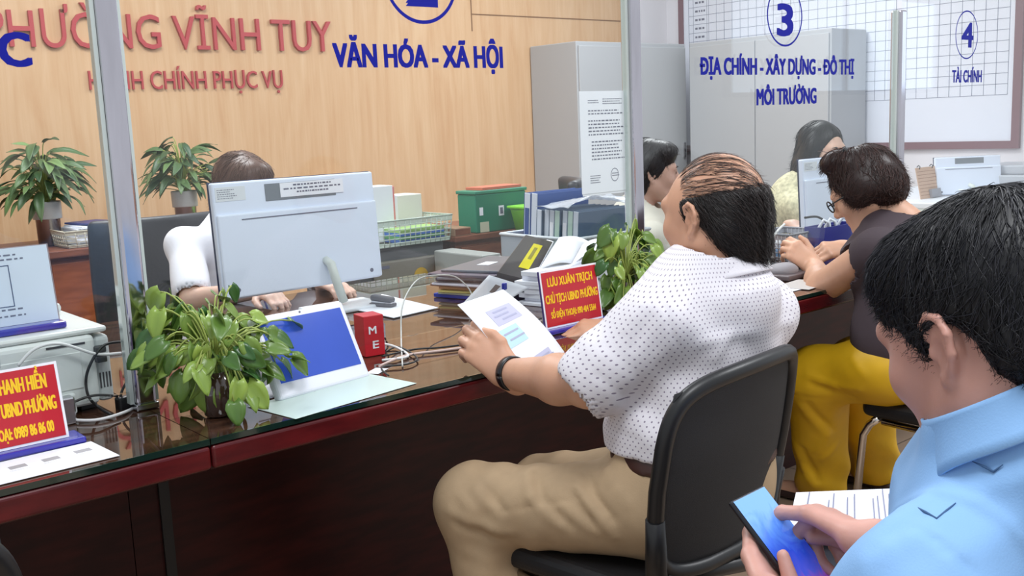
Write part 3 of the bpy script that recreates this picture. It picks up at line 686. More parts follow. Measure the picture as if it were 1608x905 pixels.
for k in range(9):
    tall = k > 6; w_ = .036 if tall else .029; hgt = .26 if tall else .205; t = thing('binder', bl[k], 'binder', (2.5, yy + w_ / 2, ZT + .0055), 'binders in the clear bin')
    R = rotx(5); dep = .25; base = Vector((2.36 + dep / 2 + (.012 if tall else .004 * (k % 3)), yy + w_ / 2 + (.012 if tall else .006), ZT + .008))
    def bx(c, d, name, m, bev=.001):
        b = MB(); b.box((0, 0, 0), d, None, bev, 1); me = b.mesh(name); me.transform(Matrix.Translation(base) @ R.to_4x4() @ Matrix.Translation(Vector(c))); return link(name, me, m, t)
    cm = NAVY if tall else SLATE
    bx((0, -w_ / 2 + .0015, hgt / 2), (dep, .003, hgt), 'cover', cm); bx((0, w_ / 2 - .0015, hgt / 2), (dep, .003, hgt), 'cover', cm)
    bx((-dep / 2 + .0015, 0, hgt / 2), (.003, w_ - .0062, hgt), 'spine', SPG if k in (1, 3) else SPINE)
    bx((.004, 0, hgt / 2), (dep - .02, w_ - .008, hgt - .012), 'pages', PAPER)
    if k in (2, 4, 8): bx((-dep / 2 - .0006, 0, hgt * .55), (.0008, w_ * .6, hgt * .5), 'spine_label', NAVY if k == 8 else PAPER, .0002)
    yy += w_ + .0012
o = MB().grid(lambda u, v: (2.33 + .36 * u, 2.44 + .16 * v, .985 + .025 * math.sin(5 * u) * (1 - v) + .004 * math.sin(23 * u + 9 * v) + .02 * u), 20, 8).out('plastic_sleeve', mat('clear_sleeve', S(214, 220, 230), .2, alpha=.55)); setp(o, 'crumpled clear plastic sleeve lying across the tops of the binders', 'sleeve'); o.modifiers.new('s', 'SOLIDIFY').thickness = .001

# ---------------------------------------------------------------- things on the desk in front of the clerk
def monitor(name, label, x0, x1, y, z0, z1, stand=(0.5, 0.0), tilt=-4, rz=0, sticker=True, cat='monitor', vent=True):
    """all-in-one seen from behind: pale shell, recessed port bay, arm stand"""
    cx = (x0 + x1) / 2; t = thing(name, label, cat, (cx, y, ZT)); Wd = x1 - x0; Hh = z1 - z0
    Mx = Matrix.Translation(Vector((cx, y, (z0 + z1) / 2))) @ Matrix.Rotation(math.radians(rz), 4, 'Z') @ Matrix.Rotation(math.radians(tilt), 4, 'X')
    def put(bm_, nm, m, par=t):
        me = bm_.mesh(nm); me.transform(Mx); return link(nm, me, m, par)
    shell = put(MB().box((0, 0, 0), (Wd, .022, Hh), None, .006, 3), 'shell', mat('monitor_shell', S(226, 234, 250), .4))
    put(MB().box((0, .0125, 0), (Wd + .004, .0028, Hh + .004), None, .001, 1), 'front_bezel', mat('bezel_navy', S(40, 44, 74), .3))
    put(MB().box((0, .0145, .012), (Wd - .03, .001, Hh - .06), None), 'screen', mat('screen_glow', S(170, 190, 220), .2, emit=((.6, .75, 1, 1), .6)))
    put(MB().box((0, -.0155, -Hh * .13), (Wd - .006, .011, Hh * .72), None, .008, 3), 'back_bulge', MATS['monitor_shell'])
    put(MB().box((Wd * .02, -.0118, Hh * .385), (Wd * .44, .0015, Hh * .15), None, .001, 1), 'port_bay', mat('port_bay', S(120, 126, 134), .5))
    put(MB().box((0, -.0217, Hh * .175), (Wd * .72, .0012, .003), None), 'vent_slot', INK)
    if sticker:
        put(MB().box((Wd * .09, -.0134, Hh * .395), (Wd * .40, .0012, Hh * .125), None), 'paper_label', PAPER); k = 0
        for s_, zz, wd in (('BẢO HIỂM XÃ HỘI', .425, .22), ('ĐẦU TƯ TRANG THIẾT BỊ', .395, .36), ('Tháng 10', .362, .16)):
            pass
        for zz, wd, sd in ((.428, .24, 1), (.397, .36, 2), (.366, .2, 3)):
            M2 = Mx @ Matrix.Translation(Vector((Wd * .09 - Wd * wd / 2, -.0146, Hh * zz - .004))) @ Matrix.Rotation(math.radians(90), 4, 'X'); scribble('label_print', M2, Wd * wd, .012, 1, INK, t, sd, (1, 1))
        put(MB().box((-Wd * .40, -.0114, Hh * .40), (Wd * .17, .0012, Hh * .12), None), 'maker_sticker', mat('silver_label', S(222, 226, 230), .4))
        M2 = Mx @ Matrix.Translation(Vector((-Wd * .475, -.0123, Hh * .355))) @ Matrix.Rotation(math.radians(90), 4, 'X'); scribble('sticker_print', M2, Wd * .14, Hh * .09, 5, INK, t, 9, (.5, .9))
    for sx in (-.42, .42): put(MB().lathe([(.006, 0), (.006, .0015)], (sx * Wd, -.0205, -Hh * .42), 12, rotx(90)), 'screw', INK)
    a = Mx @ Vector((Wd * stand[1], -.022, -Hh * .3)); base = Vector((cx + Wd * stand[1] + .03, y - .09, ZT)); up = base + Vector((0, .03, .02))
    MB().tube([a + Vector((0, .004, .012)), a + Vector((.004, -.02, 0)), a + Vector((.012, -.03, -.05)), up], [.011, .013, .013, .013], 10).out('stand_arm', CREAM, t)
    MB().box(base + Vector((0, .03, .006)), (.22, .15, .0115), None, .004).out('stand_base', WHITEP, t)
    return t
monitor('computer_monitor', 'white all-in-one computer seen from behind with a paper label, in front of the first clerk', 1.163, 1.683, 2.60, .828, 1.146, (.5, .12), -3, 2)
t = thing('kiosk_tablet', 'white tilted tablet with blue screen beside the left pothos', 'tablet', (1.0, 1.80, ZT), 'white customer tablets')
def kiosk(t, bl, br, tl, lab=None):
    bl, br, tl = V(bl), V(br), V(tl); X_ = (br - bl); Wd = X_.length; X_.normalize(); U = tl - bl; U = (U - X_ * U.dot(X_)); Hh = U.length; U.normalize(); N = X_.cross(U)
    M = Matrix.Identity(4)
    for i in range(3): M[i][0] = X_[i]; M[i][1] = U[i]; M[i][2] = N[i]; M[i][3] = bl[i]
    def put(b, nm, m):
        me = b.mesh(nm); me.transform(M); return link(nm, me, m, t)
    put(MB().box((Wd / 2, Hh / 2, -.011), (Wd, Hh, .022), None, .007, 3), 'frame', mat('tablet_white', S(228, 230, 240), .3))
    scm = mat('tablet_screen', S(44, 70, 160), .12, emit=(S(60, 92, 190), .3), noise=.12, nscale=6)
    put(MB().box((Wd / 2, Hh * .55, .0006), (Wd - .028, Hh * .74, .0012), None), 'screen', scm)
    put(MB().lathe([(.0022, 0), (.0022, .001)], (Wd / 2, Hh * .96, 0), 10), 'camera_dot', INK)
    put(MB().b2((Wd * .35, -.0012, -.02), (Wd * .8, .0002, -.002)), 'speaker_slot', BLACK)
    # easel foot at the back
    a = M @ Vector((Wd / 2, Hh * .55, -.022)); f = Vector((a.x, a.y + .055, ZT + .003)); s_ = X_ * (Wd * .22)
    MB().sheet([a - s_, a + s_, f + s_, f - s_], .004, (0, 1, .3)).out('easel_foot', WHITEP, t)
kiosk(t, at(441, 629, y=1.745), at(583, 591, y=1.785), at(421, 494, y=1.83))
t = thing('kiosk_tablet', 'white tablet partly hidden behind the bald man\'s chin', 'tablet', (2.28, 1.80, ZT), 'white customer tablets')
kiosk(t, (2.16, 1.74, ZT + .002), (2.39, 1.76, ZT + .002), (2.155, 1.83, .90))
# pale green sheets lying on the glass under the tablet
flat('paper_sheet', 'pale green printed sheet lying under the white tablet at the counter edge', (.985, 1.71, ZT + .0002), (.30, .15, .0006), mat('pale_green_paper', S(196, 214, 208), .35), 8, 'paper')
o = MB().grid(lambda u, v: V(at(395 + 50 * u + 6 * v, 634 - 18 * u - 14 * v, z=ZT + .003)) + Vector((0, 0, .012 * math.sin(3.1 * u) * v)), 6, 4).out('paper_sheet', PAPER); setp(o, 'curled white paper corner between the left pothos and the tablet', 'paper'); o.modifiers.new('s', 'SOLIDIFY').thickness = .0008
flat('paper_sheet', 'white paper corner poking out behind the lower right of the tablet', at(592, 583, z=ZT + .0002), (.05, .03, .0006), PAPER, 30, 'paper')
# red box
t = thing('red_box', 'small red carton with white lettering behind the white tablet', 'box', (1.27, 2.0, ZT))
RB = mat('carton_red', S(196, 30, 44), .4); R = rotz(-8)
c = V(at(582, 556, z=ZT)); c.z = ZT
MB().box(c + Vector((0, 0, .047)), (.05, .055, .094), R, .002).out('carton', RB, t)
Mt = Matrix.Translation(c) @ R.to_4x4() @ Matrix.Translation(Vector((-.013, -.0279, .052))) @ Matrix.Rotation(math.radians(90), 4, 'X')
text('M', Mt, .018, .018, PAPER, t, .03, .0004); text('E', Mt @ Matrix.Translation(Vector((.008, -.034, 0))), .014, .018, PAPER, t, .03, .0004)
# loose paper with a stapler on it
pp4 = [at(557, 487, z=ZT + .002), at(618, 500, z=ZT + .002), at(688, 484, z=ZT + .002), at(600, 463, z=ZT + .002)]
o = MB().sheet(pp4, .002).out('paper_sheet', PAPER); setp(o, 'white sheet under the grey stapler on the desk', 'paper')
t = thing('stapler', 'grey stapler lying on the white sheet by the monitor', 'stapler', at(601, 482, z=ZT + .004))
p0, p1 = V(at(584, 480, z=ZT + .0045)), V(at(619, 482, z=ZT + .0045)); d = p1 - p0; R = rotz(math.degrees(math.atan2(d.y, d.x))); c = (p0 + p1) / 2; L = d.length
MB().box(c + Vector((0, 0, .005)), (L, .03, .010), R, .003).out('base', mat('stapler_grey', S(110, 110, 116), .4), t); MB().box(c + Vector((0, 0, .022)), (L * .98, .026, .018), R @ roty(4), .008, 3).out('arm', MATS['stapler_grey'], t); MB().box(c + Vector((0, 0, .012)), (L * .9, .018, .008), R @ roty(2), .002).out('staple_rail', STEEL, t)
# pile of files
cols = [mat('file_blue', S(40, 70, 190), .5), mat('file_pale', S(205, 210, 190), .5), mat('file_yellow', S(205, 190, 110), .5), mat('file_orange', S(205, 150, 105), .55), mat('file_brown', S(150, 110, 90), .5), mat('file_white', S(214, 210, 220), .5), mat('file_plum', S(86, 76, 92), .45), mat('file_grey', S(120, 118, 126), .4), mat('file_plum2', S(96, 86, 100), .45), mat('file_grey2', S(104, 106, 116), .35)]
fl = ['blue folder at the bottom of the file pile', 'pale green folder second from the bottom of the file pile', 'yellowish folder in the lower part of the file pile', 'orange tan folder in the middle of the file pile', 'brown folder above the orange one in the file pile', 'white file in the middle of the file pile', 'plum folder in the upper part of the file pile', 'grey folder near the top of the file pile', 'plum folder just under the top of the file pile', 'dark grey glossy folder on top of the file pile']
cx_, cy_ = 1.98, 2.40; z = ZT + .0003; rr_ = random.Random(8)
for k in range(10):
    th = (.012, .007, .007, .009, .007, .007, .01, .008, .01, .008)[k]
    o = MB().box((cx_ + rr_.uniform(-.012, .012) - .012 * (k % 3), cy_ + rr_.uniform(-.012, .012), z + th / 2), (.31, .23, th), rotz(20 + rr_.uniform(-7, 7)), .0025, 2).out('file_folder', cols[k]); z += th + .0003
    setp(o, fl[k], 'folder', 'files in the pile by the monitor')
flat('paper_slip', 'small white slip lying on top of the file pile', (cx_ - .02, cy_ + .02, z), (.07, .04, .0006), PAPER, 25, 'paper')
# open lever binder with yellow label
t = thing('open_binder', 'dark open box file with a yellow label standing tilted behind the man\'s sheet', 'binder', at(800, 460, z=ZT))
q = [V(at(782, 428, y=2.20)), V(at(835, 441, y=2.20)), V(at(868, 380, y=2.30)), V(at(826, 369, y=2.30))]
n_ = (q[1] - q[0]).cross(q[3] - q[0]).normalized()
MB().sheet(q, .006, -n_).out('cover', mat('binder_dark', S(84, 78, 74), .45), t)
q2 = [q[1] + n_ * .0, q[1] + Vector((.03, .06, .0)), q[2] + Vector((.03, .06, 0)), q[2]]
MB().sheet(q2, .004, (1, 0, 0)).out('inner_flap', PAPER, t)
def bil(u, v): return (q[0] * (1 - u) + q[1] * u) * (1 - v) + (q[3] * (1 - u) + q[2] * u) * v
MB().sheet([bil(.42, .22) + n_ * .0006, bil(.74, .22) + n_ * .0006, bil(.74, .84) + n_ * .0006, bil(.42, .84) + n_ * .0006], .0008, n_).out('label_patch', mat('label_yellow', S(232, 218, 30), .5), t)
MB().sheet([bil(.52, .45) + n_ * .0016, bil(.63, .45) + n_ * .0016, bil(.63, .75) + n_ * .0016, bil(.52, .75) + n_ * .0016], .0004, n_).out('label_print', mat('label_ink', S(150, 140, 40), .5), t)
MB().sheet([q[0], q[1], q[1] + Vector((.0, .02, -.075)), q[0] + Vector((0, .02, -.075))], .004, (0, 1, 0)).out('back_cover', MATS['binder_dark'], t)
pt = V(at(826, 437, y=2.205)); MB().lathe([(.008, -.001), (.012, 0), (.012, .004), (.007, .006)], pt, 16, Matrix.Rotation(math.radians(60), 3, 'X')).out('finger_ring', BLACK, t)
# white folded sheets in front of it
def bent(name, label, P00, P10, P01, P11, amp, m=PAPER, cat='paper', nx=10, seed=0, group=None):
    P00, P10, P01, P11 = map(V, (P00, P10, P01, P11)); n = (P10 - P00).cross(P01 - P00).normalized()
    o = MB().grid(lambda u, v: (P00 * (1 - u) + P10 * u) * (1 - v) + (P01 * (1 - u) + P11 * u) * v + n * amp * math.sin(math.pi * u) * (1 - .4 * v), nx, 6).out(name, m); s = o.modifiers.new('s', 'SOLIDIFY'); s.thickness = .0006; return setp(o, label, cat, group)
bent('paper_sheet', 'white folded form leaning against the dark box file with a photo clipped on', at(722, 482, z=ZT + .02), at(800, 470, z=ZT + .03), at(768, 432, y=2.16), at(832, 452, y=2.12), .004)
o = MB().sheet([V(at(768, 459, y=2.125)), V(at(775, 461, y=2.125)), V(at(786, 450, y=2.135)), V(at(778, 447, y=2.135))], .0012, (0, -1, .5)).out('id_photo', mat('photo_brown', S(120, 104, 94), .4)); setp(o, 'small brownish photo clipped to the leaning white form', 'photo')
o = MB().box(at(792, 450, y=2.11), (.02, .008, .02), rotz(20), .003).out('binder_clip', mat('clip_blue', S(40, 52, 160), .35)); setp(o, 'blue clip on the leaning white form', 'clip')
papers('paper_pile', 'untidy pile of white papers behind the red nameplate of the bald man', (2.04, 2.12, ZT), (.30, .19), 8, 31, 'papers', 14, .012, .02)
bent('paper_sheet', 'white sheet leaning up on the paper pile left of the pothos', at(845, 425, y=2.15), at(905, 418, y=2.15), at(878, 373, y=2.27), at(925, 380, y=2.27), .02)
bent('paper_sheet', 'white sheet curling over the right side of the paper pile', at(895, 420, y=2.1), at(945, 405, y=2.12), at(915, 384, y=2.22), at(957, 380, y=2.2), .025)
# cables
def cable(label, pts, r, m, name='cable', group='loose cables'):
    P = [V(p) for p in pts]; out = []
    for i in range(len(P) - 1):
        p0, p1, p2, p3 = P[max(i - 1, 0)], P[i], P[i + 1], P[min(i + 2, len(P) - 1)]
        for k in range(6):
            t_ = k / 6; out.append(0.5 * ((2 * p1) + (-p0 + p2) * t_ + (2 * p0 - 5 * p1 + 4 * p2 - p3) * t_ ** 2 + (-p0 + 3 * p1 - 3 * p2 + p3) * t_ ** 3))
    out.append(P[-1]); o = MB().tube(out, r, 7).out(name, m); return setp(o, label, 'cable', group)
zc = ZT + .005
cable('white cable along the glass counter from behind the tablet towards the man', [at(596, 575, z=zc), at(640, 558, z=zc), at(700, 550, z=zc), at(752, 540, z=zc), at(850, 505, z=zc)], .003, mat('cable_pink', S(200, 176, 168), .5))
cable('black cable along the glass counter beside the white one', [at(600, 560, z=zc), at(650, 549, z=zc), at(700, 545, z=zc), at(752, 535, z=zc), at(850, 500, z=zc)], .0022, CABLEB)
cable('black cable coiled on the counter right of the red carton', [at(604, 530, y=1.96), at(609, 545, y=1.96), at(600, 556, y=1.95), at(625, 545, z=zc), at(655, 562, z=zc), at(640, 572, z=zc), at(600, 577, z=zc), at(610, 590, z=zc)], .002, CABLEB)
cable('white cable coiled in front of the red carton', [at(574, 548, y=1.95), at(590, 542, y=1.945), at(606, 541, y=1.945), at(627, 548, z=zc), at(640, 560, z=zc), at(600, 566, z=zc)], .003, CABLEW)
cable('thin white cable arching over the desk from the paper sheet to the coil', [at(632, 575, z=zc), at(630, 530, y=2.02), at(632, 480, y=2.1), at(650, 445, y=2.2), at(672, 434, y=2.3), at(712, 434, y=2.32), at(735, 452, y=2.3), at(742, 468, y=2.28)], .002, mat('cable_grey', S(190, 190, 186), .5))

# ---------------------------------------------------------------- nameplates
def nameplate(label, x0, x1, y, z, lines, grp, tilt=14, h=.148, right=False):
    t = thing('nameplate', label, 'sign', ((x0 + x1) / 2, y, z), grp); Wd = x1 - x0
    MB().box(((x0 + x1) / 2, y + .01, z + .006), (Wd + .045, .06, .0115), None, .003).out('base', BLUEB, t)
    Mx = Matrix.Translation(Vector((x0, y, z + .012))) @ Matrix.Rotation(math.radians(90 - tilt), 4, 'X')
    def put(b, nm, m):
        me = b.mesh(nm); me.transform(Mx); return link(nm, me, m, t)
    put(MB().box((Wd / 2, h / 2, -.004), (Wd, h, .008), None, .001, 1), 'acrylic_block', mat('acrylic_edge', S(60, 54, 120), .1, coat=1))
    put(MB().box((Wd / 2, h / 2, .0005), (Wd, h, .001), None), 'white_border', PAPER); put(MB().box((Wd / 2, h / 2, .0014), (Wd - .009, h - .009, .0008), None), 'red_face', REDSIGN)
    for body, yy, hh, ww in lines:
        Mt = Mx @ Matrix.Translation(Vector((Wd - (.022 if len(body) < 12 else .012 if 'UBND' in body else .022) if right else Wd / 2, yy * h, .0019))); text(body, Mt, ww * Wd, hh * h, YELLOW, t, .035, .0004, 'R' if right else 'C')
    return t
nameplate('red nameplate ending THANH HIỀN with a white border at the left edge', .335, .507, 1.785, ZT, [('THANH HIỀN', .69, .19, .476), ('TỊCH UBND PHƯỜNG', .40, .18, .69), ('THOẠI: 0989 86 86 00', .12, .145, .586)], 'red nameplates on the counter', 12, .132, True)
nameplate('red nameplate reading LƯU XUÂN TRỊCH beside the seated man\'s right hand', 1.632, 1.828, 1.80, ZT, [('LƯU XUÂN TRỊCH', .72, .15, .78), ('CHỦ TỊCH UBND PHƯỜNG', .43, .15, .90), ('SỐ ĐIỆN THOẠI: 090 404 5564', .17, .115, .78)], 'red nameplates on the counter', 8, .142)
# information sheet in an acrylic stand on the printer
# sheet with printed codes at the left counter edge
t = thing('info_sheet', 'white sheet with three grey printed blocks at the left front of the counter', 'paper', (.45, 1.72, ZT))
q = [at(0, 762, z=ZT + .0008), at(188, 716, z=ZT + .0008), at(143, 694, z=ZT + .0008), at(0, 727, z=ZT + .0008)]; q[0] = q[0] + (q[0] - q[1]) * .3; q[3] = q[3] + (q[3] - q[2]) * .5
MB().sheet(q, .0008).out('sheet', PAPER, t)
for px, py in ((28, 733), (80, 721), (130, 708)):
    c = V(at(px, py, z=ZT + .0018)); MB().box(c, (.026, .017, .0004), rotz(2)).out('printed_block', mat('print_grey', S(170, 168, 172), .8), t)
    scribble('printed_line', Matrix.Translation(c + Vector((-.016, -.022, 0))), .034, .008, 2, mat('print_pale', S(200, 200, 208), .8), t, int(px))
# notice taped to the glass
t = thing('notice', 'white printed notice taped to the glass left of the middle post', 'notice', (1.98, 1.93, 1.08))
x0, x1, z0, z1 = 1.892, 2.074, 1.078, 1.346; MB().b2((x0, YG + .0056, z0), (x1, YG + .0066, z1)).out('sheet', PAPER, t)
MB().b2((x0 + .004, YG + .007, z0 - .006), (x1 + .002, YG + .008, z1 - .004)).out('under_sheet', PAPER, t)
def notep(x, z, w_, h_, rows, seed, fill=(.8, 1)): scribble('printed_text', frame((x, YG + .0051, z), (1, 0, 0), (0, 0, 1)), w_, h_, rows, INK, t, seed, fill)
for a in ((.03, .235, .045, .012, 2, 1), (.085, .232, .075, .018, 3, 2), (.03, .205, .135, .016, 2, 3), (.03, .15, .14, .045, 5, 4), (.04, .085, .125, .055, 6, 5), (.032, .025, .04, .024, 4, 6)): notep(x0 + a[0], z0 + a[1], *a[2:])
b = MB()
for k in range(24):
    a0, a1 = 2 * math.pi * k / 24, 2 * math.pi * (k + 1) / 24; P = lambda r, a: (x0 + .125 + r * math.cos(a), YG + .0050, z0 + .045 + 1.2 * r * math.sin(a)); b.quad([P(.015, a0), P(.015, a1), P(.0135, a1), P(.0135, a0)])
b.out('stamp_ring', INK, t); notep(x0 + .115, z0 + .04, .03, .012, 2, 8)
# the printed text sits on the customers' face of the sheet: shift it just in front of the paper

# ---------------------------------------------------------------- printer with its cables, information sheet on top
t = thing('printer', 'white office printer at the left edge behind the glass screen', 'printer', (.42, 2.2, ZT))
PB = mat('printer_body', S(222, 226, 224), .4); PB2 = mat('printer_grey', S(196, 202, 202), .4); px0, px1, py0, py1, pz = .22, .655, 1.965, 2.34, .915
MB().b2((px0, py0, ZT + .012), (px1 - .03, py1, pz - .006), .012, 3).out('body', PB, t)
MB().b2((px1 - .0295, py0 + .012, ZT + .012), (px1, py1 - .01, pz - .012), .01, 3).out('side_cheek', PB2, t)
MB().b2((px0 + .005, py0 + .005, pz - .0055), (px1 - .005, py1 - .005, pz + .006), .005, 2).out('top_cover', PB, t)
MB().b2((px0 + .2, py1 - .16, pz + .0065), (px1 - .02, py1 - .01, pz + .03), .01, 2).out('control_panel', PB, t)
MB().b2((px0 + .25, py0 + .08, pz + .0062), (px1 - .09, py0 + .13, pz + .0076)).out('output_slot', INK, t)
for k in range(2): MB().b2((px1 - .12 - .17 * k, py0 - .0012, pz - .022), (px1 - .05 - .17 * k, py0 + .0002, pz - .018)).out('slot', DARKGREY, t)
MB().b2((px0 + .06, py0 - .0022, ZT + .05), (px1 - .06, py0 + .0002, pz - .035), .002, 1).out('rear_door', PB, t)
MB().b2((px0 + .2, py0 - .0026, pz - .04), (px0 + .235, py0 - .0002, pz - .024)).out('maker_label', PB2, t)
MB().b2((px0 + .08, py0 - .014, ZT + .006), (px1 - .08, py0 - .0001, ZT + .045), .004, 2).out('paper_cassette', PB, t)
for zz in (.872, .853): MB().b2((px1 - .034, py0 - .008, zz), (px1 - .014, py0 + .0119, zz + .012), .002).out('plug', DARKGREY, t)
for k in range(4): MB().b2((px1 - .026 + k * .006, py0 + .0112, .80), (px1 - .023 + k * .006, py0 + .0122, .83)).out('vent', DARKGREY, t)
for sx in (px0 + .03, px1 - .06): MB().b2((sx, py0 + .03, ZT), (sx + .03, py1 - .03, ZT + .0125)).out('foot', DARKGREY, t)
yk = 1.945
cable('black power cable looping from the upper printer plug', [at(190, 537, y=1.955), at(160, 545, y=yk), at(137, 585, y=yk), at(138, 620, y=yk), at(155, 640, y=yk), at(175, 652, z=zc)], .0028, CABLEB, 'cable', 'printer cables')
cable('white data cable arching across the printer back', [at(190, 555, y=1.955), at(150, 556, y=yk), at(95, 540, y=yk), at(55, 548, y=yk), at(28, 575, y=yk)], .003, CABLEW, 'cable', 'printer cables')
cable('black cable running from the nameplate to the adapter by the post', [at(100, 645, y=yk), at(120, 630, y=yk), at(150, 621, y=yk), at(185, 622, y=yk)], .0026, CABLEB, 'cable', 'printer cables')
cable('black cable looping right of the printer beside the post', [at(218, 590, y=1.95), at(200, 600, y=yk), at(190, 620, y=yk), at(192, 640, y=yk), at(205, 646, y=yk)], .0026, CABLEB, 'cable', 'printer cables')
cable('white cable lying on the glass below the printer by the post', [at(100, 659, z=zc), at(150, 660, z=zc), at(195, 648, z=zc), at(214, 636, y=1.945), at(216, 620, y=1.95)], .003, CABLEW, 'cable', 'printer cables')
o = MB().box(at(198, 633, y=1.945), (.038, .02, .03), rotz(10), .004).out('power_adapter', BLACK); setp(o, 'black power adapter hanging between the printer and the post', 'adapter')
t = thing('info_stand', 'acrylic stand with a white information sheet on a blue base on top of the printer', 'sign', (.5, 2.05, pz + .006))
zz = pz + .0062; MB().box((.46, 2.045, zz + .007), (.26, .075, .0135), rotz(0), .004).out('base', BLUEB, t)
Mx = Matrix.Translation(Vector((.33, 2.04, zz + .0142))) @ Matrix.Rotation(math.radians(80), 4, 'X')
def put(b, nm, m):
    me = b.mesh(nm); me.transform(Mx); return link(nm, me, m, t)
put(MB().box((.1275, .0725, -.0015), (.255, .145, .002), None), 'sheet', mat('info_paper', S(216, 226, 240), .5)); put(MB().box((.1275, .0725, -.012), (.262, .149, .018), None, .001, 1), 'acrylic_block', mat('smoky_acrylic', S(176, 160, 164), .15, alpha=.6))
b = MB()
for (a0, b0, a1, b1) in ((.10, .035, .182, .0365), (.10, .112, .182, .1135), (.10, .035, .1015, .1135), (.1805, .035, .182, .1135)): b.b2((a0, b0, -.0005), (a1, b1, .0002))
put(b, 'printed_frame', mat('ink_dark', S(50, 66, 104), .6))
for yy, sd in ((.128, 1), (.12, 2), (.026, 3), (.014, 4)): scribble('printed_text', Mx @ Matrix.Translation(Vector((.06, yy, .0001))), .15, .008, 1, INK, t, sd, (.9, 1))
# ---------------------------------------------------------------- people: building blocks
def skin(name, col):
    m = mat(name, col, .48, noise=.09, nscale=14, bump=.05, bscale=300); b = m.node_tree.nodes['Principled BSDF']
    b.inputs['Subsurface Weight'].default_value = .12; b.inputs['Subsurface Radius'].default_value = (.012, .004, .002); b.inputs['Subsurface Scale'].default_value = .6
    return m
class Fr:
    """local frame: o origin, columns right / forward / up; s scale"""
    def __init__(s, o, fwd, up=(0, 0, 1), sc=1.0):
        s.o = np.array(o, float); f = np.array(fwd, float); f /= np.linalg.norm(f); r = np.cross(f, np.array(up, float)); r /= np.linalg.norm(r); u = np.cross(r, f)
        s.R = np.stack([r, f, u], 1); s.s = sc
    def p(s, *q): return s.o + s.R @ (np.array(q, float) * s.s)
    def v(s, *q): return s.R @ np.array(q, float)
    def cap(s, a, b, ra, rb=None, **k): return cap(s.p(*a), s.p(*b), ra * s.s, (ra if rb is None else rb) * s.s, **k)
    def ell(s, c, r, **k): return ell(s.p(*c), np.array(r) * s.s, rot=s.R, **k)
    def half(s, p, n, **k): return half(s.p(*p), s.v(*n), **k)
def head_prims(f, male=True, neck=.055, nend=(0, -.05, -.165)):
    L = [f.ell((0, -.014, .03), (.075, .096, .088)), f.ell((0, .042, 0), (.066, .054, .075), k=.03), f.ell((0, .042, -.062), (.054, .05, .056), k=.03),
         f.ell((0, .074, -.106), (.022, .02, .019), k=.025)]
    for s in (-1, 1):
        L += [f.cap((s * .056, .0, -.05), (s * .02, .072, -.104), .02, .015, k=.03), f.ell((s * .042, .066, -.026), (.022, .02, .02), k=.025)]
    L += [f.cap((-.04, .084, .024), (.04, .084, .024), .012, k=.018), f.cap((0, .094, .01), (0, .115, -.028), .0075, .0125, k=.012), f.ell((-.012, .103, -.035), (.009, .009, .008), k=.006), f.ell((.012, .103, -.035), (.009, .009, .008), k=.006)]
    for s in (-1, 1): L += [f.ell((s * .031, .106, .004), (.017, .014, .011), k=.014, op='-'), f.ell((s * .031, .083, .004), (.0125, .0125, .0125), k=.003)]
    L += [f.cap((-.016, .090, -.061), (.016, .090, -.061), .0075, k=.008), f.cap((-.014, .088, -.073), (.014, .088, -.073), .0085, k=.008), f.cap((-.02, .105, -.067), (.02, .105, -.067), .0035, k=.005, op='-')]
    L += [f.cap((0, -.03, -.05), nend, neck, neck * 1.05, k=.04)]
    for s in (-1, 1):
        H = [(.076, .010, .006), (.080, .009, .020), (.085, -.004, .0265), (.089, -.017, .021), (.091, -.024, .006), (.089, -.021, -.012), (.084, -.012, -.026), (.079, -.002, -.036), (.077, .003, -.030)]
        L += [f.ell((s * .079, -.009, -.003), (.0065, .016, .026), k=.008), f.ell((s * .078, -.004, -.033), (.0065, .009, .010), k=.006)]
        L += [f.cap((s * H[i][0], H[i][1], H[i][2]), (s * H[i + 1][0], H[i + 1][1], H[i + 1][2]), .0042, k=.003) for i in range(len(H) - 1)]
        L += [f.cap((s * .083, -.014, .010), (s * .085, -.015, -.010), .0032, k=.004), f.ell((s * .088, -.003, -.008), (.008, .008, .012), k=.004, op='-'), f.ell((s * .079, .006, -.008), (.005, .004, .007), k=.004)]
    return L
def rot_about(v, ax, a):
    ax = ax / np.linalg.norm(ax); return v * math.cos(a) + np.cross(ax, v) * math.sin(a) + ax * (ax @ v) * (1 - math.cos(a))
